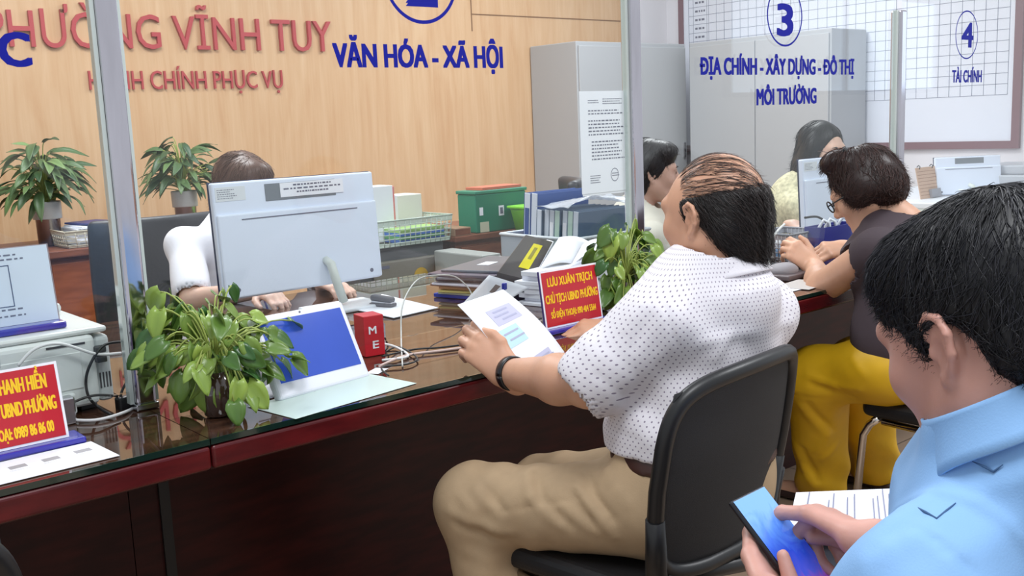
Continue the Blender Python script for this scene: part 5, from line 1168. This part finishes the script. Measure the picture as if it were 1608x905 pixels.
sh2 = [cap(SL2, SR2, .060, .058, k=.03), cap(C72 + P3((0, .03, .0)), SL2, .05, .052, k=.04), cap(C72 + P3((0, .03, .0)), SR2, .05, .052, k=.04), cap(C72 + P3((0, .03, .0)), C72 + P3((0, .05, -.1)), .058, .10, k=.04), ell((C72 + HIP2) / 2 + P3((.02, .04, .02)), (.168, .115, .23), k=.06), ell(HIP2 + P3((0, .05, .10)), (.17, .145, .15), k=.08)]
s2l_, s2r_ = EL2 + (SL2 - EL2) * .15, ER2 + (SR2 - ER2) * .2; d2l, d2r = perp(SL2, EL2), perp(SR2, ER2)
sh2 += [cap(SL2, s2l_, .066, .07, k=.04), cap(SR2, s2r_, .07, .066, k=.05), cap(s2l_ - d2l * .03, s2l_ + d2l * .2, .06, .06, k=.004, op='-'), cap(s2r_ - d2r * .03, s2r_ + d2r * .2, .057, .057, k=.004, op='-')] + collar_prims(ring2)
arm_c = SL2 + (C72 - SL2) * .30; arm_n = perp(SL2, C72) + P3((0, 0, -.15))
def sf2(P):
    o = cl2(P); t = (P - arm_c) @ arm_n; o -= .0022 * np.exp(-(t / .004) ** 2) * ((P[:, 2] > .78)); g = P - (SL2 + P3((.02, .03, .05))); o += .004 * np.sin((g @ P3((.8, .6, .3))) * 60) * np.exp(-(np.linalg.norm(g, axis=1) / .12) ** 2); return o
cr3 = creases([(((1440, 832), (1485, 862), (1532, 904)), -.004, .004), (((1455, 840), (1500, 868)), .003, .010), (((1400, 812), (1430, 790), (1470, 775)), .004, .014), (((1360, 880), (1420, 850)), .004, .014), (((1380, 860), (1440, 815)), -.004, .010), (((1500, 880), (1590, 830)), .004, .016), (((1540, 760), (1600, 740)), .003, .012)], sh2)
wear('shirt', sh2, .0045, BLUES, M2, lambda P: sf2(P) + cr3(P))
DARKBLUE = mat('dark_blue', S(58, 92, 132), .8)  # thin V-shaped lines in darker blue, laid on the shirt as tubes
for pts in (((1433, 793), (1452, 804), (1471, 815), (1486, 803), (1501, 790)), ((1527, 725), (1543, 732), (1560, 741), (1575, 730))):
    MB().tube([(lambda q: q + (C0 - q) / np.linalg.norm(C0 - q) * .004)(hit(x, y, sh2)) for x, y in pts], [.0004] + [.0012] * (len(pts) - 2) + [.0004], 6).out('dark_v_line', DARKBLUE, M2)
collar_mesh(ring2, BLUES, M2, .036, .018, .03)
NAVYC = mat('dark_trousers', S(40, 42, 52), .8)
wear('trousers', [ell(HIP2, (.175, .14, .11), k=.06), cap(HL2, KL2, .085, .07, k=.05), cap(HR2, KR2, .085, .07, k=.05), cap(KL2, P3((AL2[0], AL2[1], .1)), .068, .06, k=.04), cap(KR2, P3((AR2[0], AR2[1], .1)), .068, .06, k=.04)], .009, NAVYC, M2, folds(.003, 28, 3))
for A_ in (AL2, AR2): wear('shoe', [cap(A_ + P3((0, -.045, -.045)), A_ + P3((0, .13, -.05)), .045, .038, k=.03, sq=((0, 0, 1), .8)), half((0, 0, .0015), (0, 0, -1))], .007, MATS['shoe_leather'], M2)
mesh_chair('black visitor chair under the foreground man in the sky blue shirt', 1.0, .40, 0, .42, False, None, .462)
# phone
t = thing('smartphone', 'smartphone with a blue swirl wallpaper in the foreground man\'s hands', 'phone', PC)
Mp = Matrix.Identity(4)
for i in range(3): Mp[i][0] = PX[i]; Mp[i][1] = PY[i]; Mp[i][2] = PN[i]; Mp[i][3] = PC[i]
def putp(b, nm, m):
    me = b.mesh(nm); me.transform(Mp); return link(nm, me, m, t)
putp(MB().box((0, 0, -.004), (PW, PH, .008), None, .0035, 3), 'case', mat('phone_black', S(20, 22, 30), .25))
SCR = mat('phone_screen', S(60, 100, 200), .08); nt = SCR.node_tree; bs = nt.nodes['Principled BSDF']; tc = node(nt, 'ShaderNodeAttribute', attribute_name='scr')
gr = node(nt, 'ShaderNodeValToRGB'); sxx = node(nt, 'ShaderNodeSeparateXYZ'); nt.links.new(tc.outputs['Vector'], sxx.inputs[0])
ns = node(nt, 'ShaderNodeTexNoise'); ns.inputs['Scale'].default_value = 3; ns.inputs['Distortion'].default_value = 2; nt.links.new(tc.outputs['Vector'], ns.inputs['Vector'])
ad = node(nt, 'ShaderNodeMath', operation='MULTIPLY_ADD'); ad.inputs[1].default_value = .35; nt.links.new(ns.outputs['Fac'], ad.inputs[0]); nt.links.new(sxx.outputs[1], ad.inputs[2])
el = gr.color_ramp.elements; el[0].position = .25; el[0].color = S(168, 70, 150); el[1].position = 1.15; el[1].color = S(120, 165, 225); e2 = el.new(.42); e2.color = S(70, 80, 190); e3 = el.new(.6); e3.color = S(40, 70, 190); e4 = el.new(.85); e4.color = S(84, 132, 215)
nt.links.new(ad.outputs[0], gr.inputs[0]); nt.links.new(gr.outputs[0], bs.inputs['Base Color']); nt.links.new(gr.outputs[0], bs.inputs['Emission Color']); bs.inputs['Emission Strength'].default_value = .35
b = MB(); b.grid(lambda u, v: ((u - .5) * (PW - .006), (v - .5) * (PH - .006), .0004), 6, 12); me = b.mesh('screen')
at_ = me.attributes.new('scr', 'FLOAT_VECTOR', 'POINT'); at_.data.foreach_set('vector', np.array([(v.co.x / PW + .5, v.co.y / PH + .5, 0) for v in me.vertices], np.float32).ravel()); me.transform(Mp); link('screen', me, SCR, t)
# document on his right knee
t = thing('document', 'white printed document lying on the foreground man\'s knee behind his hands', 'paper', (1.3, .78, .68))
q = [V(at(1236, 838, z=.675)), V(at(1250, 776, z=.685)), V(at(1424, 769, z=.685)), V(at(1440, 845, z=.67))]
MB().sheet(q, .0025).out('sheet', PAPER, t); b = MB(); r = random.Random(2)
for k in range(9):
    u = (.12, .30, .34, .46, .52, .68, .72, .77, .82)[k]; v0, v1 = r.uniform(.1, .3), r.uniform(.7, .95)
    def qq(u, v): return (q[1] * (1 - u) + q[2] * u) * v + (q[0] * (1 - u) + q[3] * u) * (1 - v) + Vector((0, 0, .006))
    b.quad([qq(u, v0), qq(u + .012, v0), qq(u + .012, v1), qq(u, v1)])
b.out('printed_text', mat('ink_mid', S(140, 142, 165), .8), t)

# ---------------------------------------------------------------- woman in the brown shirt and yellow trousers
SK3 = skin('skin_warm', S(208, 160, 132)); BROWN = mat('brown_cloth', S(66, 54, 60), .8, bump=.12, bscale=300); YEL = mat('yellow_satin', S(222, 174, 26), .5, noise=.06, nscale=14)
h3 = Fr(at(1358, 298, d=2.92), (-.30, 1, -.62), (0, 0, 1), .90)
nk3 = h3.p(0, -.05, -.16); C73 = at(1402, 362, d=2.86); SL3 = at(1376, 396, d=2.76); SR3 = SL3 + P3((.36, .03, .0)); HIP3 = at(1425, 566, d=2.90)
EL3 = at(1292, 451, y=1.67); WL3 = at(1278, 418, y=1.80); ER3 = P3((3.02, 1.68, .80)); WR3 = at(1326, 390, y=1.85)
HL3, HR3 = HIP3 + P3((-.09, 0, 0)), HIP3 + P3((.09, 0, 0)); KL3 = at(1284, 594, z=.48); KR3 = at(1345, 578, z=.47); AL3 = P3((2.80, 1.78, .09)); AR3 = P3((3.06, 1.74, .09))
hl3 = hand_prims(WL3, P3((-.12, .35, .30)), P3((-.6, -.7, .4)), 1, [(35, 40, 25), (40, 45, 25), (45, 48, 25), (48, 48, 25)], None, .92, .05)
hr3 = hand_prims(WR3, P3((-.55, .10, .02)), P3((-.2, -.6, .75)), -1, [(30, 40, 25), (45, 50, 25), (55, 55, 25), (58, 55, 25)], None, .92, .05)
arms3 = chain([SL3, EL3], [.05, .046], .03) + chain([EL3, EL3 + (WL3 - EL3) * .35, WL3], [.042, .042, .026], .02) + chain([SR3, ER3], [.045, .04], .03) + chain([ER3, WR3], [.04, .026], .03)
core3 = [cap(nk3, C73 + P3((0, .04, -.02)), .05, .05, k=.03), cap(SL3, SR3, .03, .03, k=.03), cap(C73 + P3((0, .03, -.06)), HIP3, .06, .07, k=.03), cap(HL3, KL3, .05, .045, k=.03), cap(HR3, KR3, .05, .045, k=.03), cap(KL3, AL3, .042, .032, k=.03), cap(KR3, AR3, .042, .032, k=.03)] + [cap(A_ + P3((0, -.03, -.045)), A_ + P3((-.02, .13, -.06)), .034, .026, k=.03) for A_ in (AL3, AR3)]
M3 = body('person', 'woman in dark brown shirt and yellow trousers writing bent over the counter', 'person', head_prims(h3, neck=.05) + core3 + arms3 + hl3 + hr3, .0045, SK3)
shell3 = [h3.ell((0, -.02, .034), (.092, .110, .102)), h3.ell((0, -.06, -.03), (.088, .062, .065), k=.04), h3.ell((-.078, .005, -.0), (.024, .04, .05), k=.02), h3.ell((.078, .005, -.0), (.024, .04, .05), k=.02), h3.ell((-.01, .03, .125), (.05, .05, .035), k=.02), h3.ell((0, .135, -.05), (.11, .10, .12), k=.015, op='-'), h3.ell((0, .03, -.15), (.085, .08, .07), k=.02, op='-')]
HB3 = hair_mat('hair_brown', S(36, 22, 20), S(74, 48, 42))
hair('hair', h3, shell3, .005, HB3, M3, 2200, flow2, (.03, .07), lift=(.0, .008), rad=.0011, seed=22, post=folds(.003, 60, 7))
hc = at(1326, 240, d=2.93); MB().box(hc, (.05, .02, .028), rotz(30) @ rotx(30), .006).out('hair_clip', BLACK, M3)
dl3 = perp(SL3, EL3); sl3 = EL3 + (SL3 - EL3) * .66; dr3 = perp(SR3, ER3); sr3 = ER3 + (SR3 - ER3) * .4
sh3 = [cap(SL3, SR3, .052, .052, k=.04), cap(C73 + P3((0, .03, .0)), C73 + P3((0, .05, -.08)), .065, .10, k=.06), ell((C73 + HIP3) / 2 + P3((.01, -.01, .0)), (.155, .12, .23), rot=None, k=.06), ell(HIP3 + P3((0, .0, .06)), (.17, .14, .13), k=.07), cap(SL3, sl3, .060, .062, k=.04), cap(SR3, sr3, .066, .07, k=.04), cap(sl3 - dl3 * .03, sl3 + dl3 * .2, .054, .056, k=.004, op='-'), cap(sr3 - dr3 * .03, sr3 + dr3 * .2, .058, .06, k=.004, op='-'), ell(nk3 + P3((0, .02, .04)), (.055, .06, .05), k=.006, op='-')]
wear('shirt', sh3, .007, BROWN, M3, folds(.004, 26, 16))
f3 = folds(.003, 24, 18)
tr3 = [ell(HIP3 + P3((0, .02, -.02)), (.175, .15, .10), k=.06), cap(HL3, KL3, .092, .088, k=.05), cap(HR3, KR3, .092, .085, k=.05), cap(KL3, P3((AL3[0], AL3[1], .085)), .088, .085, k=.05), cap(KR3, P3((AR3[0], AR3[1], .085)), .086, .085, k=.05), half((0, 0, .02), (0, 0, -1))]
cr4 = creases([(((1258, 640), (1298, 681), (1286, 708)), .008, .014), (((1270, 636), (1308, 676)), -.007, .011), (((1250, 700), (1262, 735), (1278, 762)), .008, .013), (((1262, 705), (1285, 755)), -.008, .010), (((1339, 562), (1358, 590)), .006, .012), (((1268, 590), (1310, 606), (1350, 612)), .006, .012), (((1275, 604), (1340, 626)), -.006, .010), (((1290, 720), (1315, 700)), .006, .012), (((1330, 650), (1340, 700)), .005, .014)], tr3)
wear('trousers', tr3, .007, YEL, M3, lambda P: f3(P) + cr4(P) + .003 * np.sin(P[:, 0] * 55 + P[:, 2] * 18) * (P[:, 2] < .45) + .005 * np.sin(P[:, 2] * 55 + P[:, 0] * 30) * np.exp(-((P[:, 2] - .12) / .1) ** 2))
for A_ in (AL3, AR3): wear('sandal', [cap(A_ + P3((0, -.05, -.07)), A_ + P3((-.02, .14, -.07)), .042, .036, k=.02, sq=((0, 0, 1), .5)), half((0, 0, .0015), (0, 0, -1))], .007, mat('sandal_brown', S(52, 34, 30), .5), M3)
# glasses
b = MB(); gx = []
for s in (-1, 1):
    b.tube([h3.p(s * .034 + .024 * math.cos(a_), .112, .004 + .019 * math.sin(a_)) for a_ in np.linspace(0, 6.2832, 21)], .0022, 6, False); b.tube([h3.p(s * .058, .11, .008), h3.p(s * .082, .06, .008), h3.p(s * .082, -.005, .004)], .002, 6)
b.tube([h3.p(-.01, .114, .006), h3.p(.01, .114, .006)], .002, 6); b.out('glasses', BLACK, M3)
o = MB().tube([at(1304, 388, y=1.88), at(1289, 408, y=1.90)], [.004, .0035], 8).out('pen', mat('pen_pink', S(214, 186, 186), .4)); setp(o, 'pale pen in the right hand of the woman in brown', 'pen')
t = thing('folded_slip', 'small folded slip held in the left hand of the woman in brown', 'paper', at(1262, 412, y=1.9)); MB().sheet([at(1246, 407, y=1.92), at(1268, 420, y=1.90), at(1280, 404, y=1.93), at(1262, 398, y=1.95)], .002).out('slip', mat('slip_blue', S(170, 196, 214), .6), t)

# ---------------------------------------------------------------- the three clerks
def clerk(label, hp, d, fwd, C, SLc, SRc, hipc, EL_, WL_, ER_, WR_, skm, hairm, shellf, flow, hl_, blouse, hh=.006, nh=900, sleeve=.35, hk={}, pants=True, seed=1, coll=None):
    f = Fr(at(*hp, d=d) if len(hp) == 2 else hp, fwd, (0, 0, 1), .97); nk = f.p(0, -.045, -.16); C, SLc, SRc, hipc, EL_, WL_, ER_, WR_ = map(P3, (C, SLc, SRc, hipc, EL_, WL_, ER_, WR_))
    fr = P3(fwd); fr[2] = 0; fr /= np.linalg.norm(fr); lf = np.cross((0, 0, 1), fr)
    ar = chain([SLc, EL_], [.042, .038], .03) + chain([EL_, WL_], [.038, .025], .02) + chain([SRc, ER_], [.042, .038], .03) + chain([ER_, WR_], [.038, .025], .02)
    H = hand_prims(WL_, fr + P3((0, 0, -.15)), P3((0, 0, 1)), -1, [(20, 25, 20)] * 4, None, .92, .06) + hand_prims(WR_, fr + P3((0, 0, -.15)), P3((0, 0, 1)), 1, [(20, 25, 20)] * 4, None, .92, .06)
    kn = [hipc + fr * .40 + lf * .10 + P3((0, 0, -.02)), hipc + fr * .40 - lf * .10 + P3((0, 0, -.02))]; an = [k * P3((1, 1, 0)) - fr * .02 + P3((0, 0, .09)) for k in kn]
    core = [cap(nk, C, .048, .05, k=.03), cap(SLc, SRc, .03, .03, k=.03), cap(C + P3((0, 0, -.06)), hipc, .06, .07, k=.03)]
    for k, a_ in zip(kn, an): core += [cap(hipc, k, .055, .045, k=.03), cap(k, a_, .042, .03, k=.03), cap(a_ + P3((0, 0, -.045)) - fr * .03, a_ + fr * .12 + P3((0, 0, -.06)), .034, .027, k=.03)]
    p = body('person', label, 'person', head_prims(f, neck=.048) + core + ar + H, hh, skm)
    hair('hair', f, shellf(f), hh * .9, hairm, p, nh, flow, hl_, lift=(.0, .006), rad=.0012, seed=seed, post=folds(.002, 60, seed), **hk)
    s1_, s2_ = SLc + (EL_ - SLc) * sleeve * 2, SRc + (ER_ - SRc) * sleeve * 2; d1, d2 = perp(SLc, EL_), perp(SRc, ER_)
    wear('blouse', [cap(SLc, SRc, .058, .058, k=.05), cap(C + P3((0, 0, .01)), C + P3((0, 0, -.08)), .062, .10, k=.06), ell((C + hipc) / 2, (.16, .13, .24), k=.08), ell(hipc + P3((0, 0, .06)), (.165, .14, .12), k=.07), cap(SLc, s1_, .058, .06, k=.04), cap(SRc, s2_, .058, .06, k=.04), cap(s1_ - d1 * .02, s1_ + d1 * .2, .05, .05, k=.004, op='-'), cap(s2_ - d2 * .02, s2_ + d2 * .2, .05, .05, k=.004, op='-'), ell(nk + fr * .03 + P3((0, 0, .03)), (.052, .056, .06), k=.006, op='-')], hh * 1.2, blouse, p, folds(.003, 26, seed + 3))
    wear('trousers', [ell(hipc, (.17, .15, .10), k=.05)] + [cap(hipc, k, .085, .07, k=.05) for k in kn] + [cap(k, a_ + P3((0, 0, .02)), .066, .055, k=.04) for k, a_ in zip(kn, an)], .011, NAVYC, p)
    for a_ in an: wear('shoe', [cap(a_ + P3((0, 0, -.05)) - fr * .04, a_ + fr * .13 + P3((0, 0, -.055)), .042, .034, k=.03), half((0, 0, .0015), (0, 0, -1))], .009, MATS['shoe_leather'], p)
    return p, f
def shell_short(f): return [f.ell((0, -.02, .034), (.09, .11, .1)), f.ell((0, -.05, -.05), (.085, .065, .07), k=.04), f.ell((0, .05, .075), (.07, .05, .05), k=.03), f.ell((0, .135, -.045), (.10, .085, .105), k=.015, op='-'), f.ell((0, .03, -.15), (.085, .08, .07), k=.02, op='-')]
def shell_fluffy(f): return [f.ell((0, -.025, .044), (.098, .108, .102)), f.ell((0, -.06, -.04), (.09, .06, .07), k=.04), f.ell((.03, .05, .09), (.06, .05, .04), k=.03), f.ell((0, .135, -.045), (.115, .09, .105), k=.015, op='-'), f.ell((0, .03, -.15), (.09, .08, .08), k=.02, op='-')]
def shell_long(f): return [f.ell((0, -.02, .034), (.09, .11, .1)), f.ell((0, -.06, -.08), (.09, .07, .10), k=.04), f.ell((.08, -.0, -.09), (.03, .05, .13), k=.03), f.ell((-.08, -.0, -.09), (.03, .05, .13), k=.03), f.ell((.06, -.03, -.20), (.045, .05, .13), k=.05), f.ell((0, .14, -.02), (.088, .105, .115), k=.015, op='-'), f.ell((0, .03, -.15), (.06, .08, .07), k=.02, op='-')]
SKP = skin('skin_pale', S(224, 182, 160)); WHITEB = mat('white_blouse', S(232, 230, 236), .75, bump=.1, bscale=300); CREAMB = mat('cream_blouse', S(226, 220, 206), .75)
YB_ = mat('yellow_blouse', S(202, 195, 160), .8, noise=.28, nscale=55)
def flow_dn(p): return np.stack([.8 * p[:, 0] / .08, -.15 + .8 * p[:, 1] / .09, -.9 + 0 * p[:, 0]], 1)
c1, f1_ = clerk('clerk in a white blouse with short brown hair behind the white monitor', (382, 300), 3.42, (.1, -1, -.35), (1.52, 3.22, .985), (1.70, 3.20, .92), (1.33, 3.20, .92), (1.53, 3.30, .565), (1.74, 3.02, .76), (1.62, 2.84, .80), (1.27, 3.03, .77), (1.40, 2.84, .80), SKP, hair_mat('hair_warm_brown', S(84, 58, 48), S(128, 98, 82)), shell_short, flow_dn, (.03, .07), WHITEB, .006, 1100, .42, seed=31)
b = MB(); b.tube([f1_.p(-.05, -.02, -.19), P3((1.47, 3.085, .93)), P3((1.53, 3.09, .76)), P3((1.575, 3.085, .93)), f1_.p(.05, -.02, -.19)], .006, 6); b.out('lanyard', mat('lanyard_blue', S(44, 64, 160), .5), c1); MB().box((1.53, 3.085, .70), (.055, .003, .085), None, .001).out('id_card', PAPER, c1)
hp2 = at(1024, 272, d=4.12); 
c2, f2_ = clerk('clerk with short black hair in a cream blouse seen in profile behind the middle post', hp2, 0, (.72, -.70, -.05), hp2 + P3((-.03, .03, -.17)), hp2 + P3((.10, .17, -.24)), hp2 + P3((-.14, -.11, -.24)), P3((3.06, 2.86, .565)), hp2 + P3((.26, .13, -.38)), P3((3.42, 2.60, .80)), hp2 + P3((.03, -.20, -.40)), P3((3.27, 2.40, .795)), skin('skin_peach', S(204, 160, 142)), hair_mat('hair_soft_black', S(24, 20, 22), S(60, 54, 56)), shell_fluffy, flow_dn, (.03, .06), CREAMB, .006, 900, .4, seed=33)
hp3 = at(1290, 236, d=4.55)
c3, f3_ = clerk('clerk with long black hair and glasses in a pale yellow blouse behind the third screen', hp3, 0, (-.10, -.99, -.16), hp3 + P3((-.055, .06, -.165)), hp3 + P3((.08, .20, -.24)), hp3 + P3((-.19, -.01, -.25)), P3((3.92, 2.72, .565)), hp3 + P3((.22, .10, -.38)), P3((4.12, 2.42, .80)), hp3 + P3((-.21, -.13, -.37)), P3((3.66, 2.47, .80)), SKP, HB2, shell_long, flow_dn, (.04, .10), YB_, .006, 1100, .36, seed=35)
b = MB()
for s in (-1, 1): b.tube([f3_.p(s * .034 + .023 * math.cos(a_), .112, .004 + .018 * math.sin(a_)) for a_ in np.linspace(0, 6.2832, 21)], .0014, 6, False); b.tube([f3_.p(s * .056, .11, .006), f3_.p(s * .082, .06, .008), f3_.p(s * .082, -.005, .004)], .0014, 6)
b.tube([f3_.p(-.011, .114, .006), f3_.p(.011, .114, .006)], .0014, 6); b.out('glasses', mat('thin_frame', S(110, 90, 90), .3, .6), c3)
for p_, f_ in ((c2, f2_), (c3, f3_)):
    for s in (-1, 1):
        MB().lathe([(.0002, .0), (.006, .0008), (.0062, .0016), (.004, .0026), (.0002, .003)], f_.p(s * .031, .0955, .004), 12, Matrix(f_.R.tolist()) @ Matrix.Rotation(math.radians(-90), 3, 'X')).out('eye', mat('eye_dark', S(30, 22, 22), .2), p_)
        MB().tube([f_.p(s * .015, .098, .026), f_.p(s * .031, .102, .030), f_.p(s * .048, .094, .026)], [.0022, .003, .001], 6).out('eyebrow', mat('brow', S(40, 30, 28), .7), p_)
    MB().tube([f_.p(-.018, .094, -.0665), f_.p(0, .101, -.066), f_.p(.018, .094, -.0665)], [.001, .0042, .001], 8).out('lips', mat('lips', S(182, 104, 100), .5), p_)

# ---------------------------------------------------------------- desk things on the right
monitor('computer_monitor', 'white monitor seen from behind between the yellow blouse clerk and the woman in brown', 3.37, 3.88, 2.24, .80, 1.09, (.5, .1), -3, 0, True)
GT = mat('grey_plastic', S(150, 150, 158), .5)
basket('desk_basket', 'grey perforated basket on the counter in front of the yellow blouse clerk', (2.97, 2.02, ZT), (3.17, 2.18, .855), GT, (10, 4), .88)
cable('black handle hoop arching over the grey perforated basket', [(3.18, 2.0, .80), (3.17, 2.0, .87), (3.11, 2.0, .905), (3.03, 2.0, .91)], .004, CABLEB, 'cable', 'cables by the grey basket')
cable('white cable draped over the left side of the grey basket', [at(1213, 440, y=1.98), at(1207, 400, y=1.99), at(1216, 370, y=2.0), at(1232, 352, y=2.0)], .004, CABLEW, 'cable', 'cables by the grey basket')
NV = mat('navy_plastic', S(40, 44, 130), .4)
t = thing('desk_organizer', 'navy desk organizer holding white handled tools beside the woman in brown', 'organizer', (3.19, 1.99, ZT))
MB().b2((3.08, 1.955, ZT), (3.30, 2.035, ZT + .008)).out('base', NV, t)
for a0, a1 in (((3.08, 1.955), (3.30, 1.960)), ((3.08, 2.03), (3.30, 2.035)), ((3.08, 1.9601), (3.085, 2.0299)), ((3.295, 1.9601), (3.30, 2.0299)), ((3.185, 1.9601), (3.19, 2.0299))): MB().b2((a0[0], a0[1], ZT + .008), (a1[0], a1[1], .872)).out('panel', NV, t)
for k, xx in enumerate((3.11, 3.15, 3.23)):
    o = MB().tube([(xx, 1.995, ZT + .012), (xx, 1.995, .87), (xx + .005, 1.98, .895), (xx + .02, 1.97, .885), (xx + .03, 1.968, .84)], .006, 8).out('scissors', WHITEP); setp(o, ['white curved tool at the left in the navy organizer', 'white curved tool in the middle of the navy organizer', 'white curved tool at the right in the navy organizer'][k], 'tool', 'tools in the navy organizer')
nameplate('red nameplate half hidden behind the arm of the woman in brown', 3.20, 3.40, 1.79, ZT, [], 'red nameplates on the counter', 8, .12)
o = sdf_mesh('pouch', [ell(at(1232, 424, z=ZT + .022), (.06, .04, .024), k=.02), ell(at(1255, 416, z=ZT + .024), (.05, .035, .026), k=.03), half((0, 0, ZT + .001), (0, 0, -1))], .005, folds(.006, 60, 5)); o = link('pouch', o, mat('grey_cloth', S(150, 146, 150), .8)); setp(o, 'crumpled grey cloth pouch lying on the counter in front of the woman in brown', 'pouch')
t = thing('tape_dispenser', 'small pale blue tape dispenser on the counter beside the grey pouch', 'dispenser', at(1227, 402, z=ZT)); c = V(at(1227, 406, z=ZT)); MB().box(c + Vector((0, 0, .02)), (.07, .03, .04), rotz(20), .008).out('holder', mat('pale_blue_plastic', S(130, 176, 216), .4), t); MB().lathe([(.014, -.009), (.026, -.009), (.026, .009), (.014, .009)], c + Vector((0, 0, .05)), 20, rotx(90)).out('tape_roll', WHITEP, t)
t = thing('stapler', 'black stapler on the counter left of the pale blue tape dispenser', 'stapler', at(1212, 412, z=ZT)); c = V(at(1211, 415, z=ZT)); MB().box(c + Vector((0, 0, .006)), (.11, .03, .011), rotz(35), .003).out('base', BLACK, t); MB().box(c + Vector((0, 0, .03)), (.11, .026, .016), rotz(35) @ roty(-10), .006).out('arm', BLACK, t)
t = thing('wooden_tray', 'dark flat tray on the counter edge below the grey pouch', 'tray', at(1225, 440, z=ZT)); c = V(at(1232, 432, z=ZT)); MB().box(c + Vector((0, -.03, .008)), (.22, .10, .016), rotz(5), .004).out('tray_body', mat('taupe', S(104, 92, 94), .5), t)
flat('paper_sheet', 'white sheet at the counter edge right of the dotted shirt', at(1226, 456, z=ZT + .0004), (.16, .08, .0008), PAPER, 0)
flat('paper_sheet', 'printed sheet under the elbow of the woman in brown', at(1262, 447, z=ZT + .0016), (.16, .11, .0008), mat('paper_grey', S(206, 200, 196), .7), 8)
flat('red_card', 'red card at the counter edge right of the elbow of the woman in brown', at(1325, 441, z=ZT + .0004), (.12, .08, .001), mat('red_card', S(180, 50, 44), .5), 0, 'card')
# white desk by the right wall
t = thing('side_desk', 'white desk against the right wall below the whiteboard', 'desk', (6.1, 2.9, 0)); MB().b2((5.48, 2.45, .70), (6.72, 3.5, .735), .006).out('top', WHITEP, t); MB().b2((5.48, 2.46, 0), (5.52, 3.49, .70)).out('side_panel', CREAM, t); MB().b2((6.66, 2.46, 0), (6.70, 3.49, .70)).out('side_panel', CREAM, t); MB().b2((5.52, 3.44, .2), (6.66, 3.47, .70)).out('back_panel', CREAM, t)
t = thing('desk_calendar', 'tan spiral desk calendar on the white desk below the whiteboard', 'calendar', (5.8, 2.99, .735)); b = MB(); Mx = Matrix.Translation(Vector((5.675, 2.97, .7352))) @ Matrix.Rotation(math.radians(78), 4, 'X')
def putc(b, nm, m):
    me = b.mesh(nm); me.transform(Mx); return link(nm, me, m, t)
putc(MB().b2((0, 0, 0), (.235, .185, .003)), 'leaf', mat('calendar_tan', S(206, 172, 148), .7)); b = MB()
for k in range(8): b.b2((.01, .02 + k * .02, .003), (.225, .0225 + k * .02, .0036))
putc(b, 'printed_grid', mat('calendar_ink', S(150, 112, 96), .8)); b = MB()
for k in (.04, .19): b.tube([(k, .175, .006), (k, .19, .012), (k, .198, .004), (k, .19, -.008)], .003, 6)
putc(b, 'spiral', DARKGREY); putc(MB().b2((.11, .0, .004), (.22, .05, .02)), 'pocket', GT)
monitor('computer_monitor', 'white monitor on the white desk at the right beside the tan calendar', 5.86, 6.26, 2.88, .74, .965, (.5, .0), -6, -38, False)
for k in range(3):
    o = MB().box((6.35 + .05 * k, 2.74, .7355 + .0275 + k * .0556), (.42, .30, .055), rotz(4 * k), .008).out('paper_tray', mat('clear_grey_tray', S(196, 200, 208), .3, alpha=.8)); setp(o, ['clear grey paper tray at the bottom of the stack on the white desk', 'clear grey paper tray in the middle of the stack on the white desk', 'clear grey paper tray on top of the stack on the white desk'][k], 'tray', 'stacked paper trays')
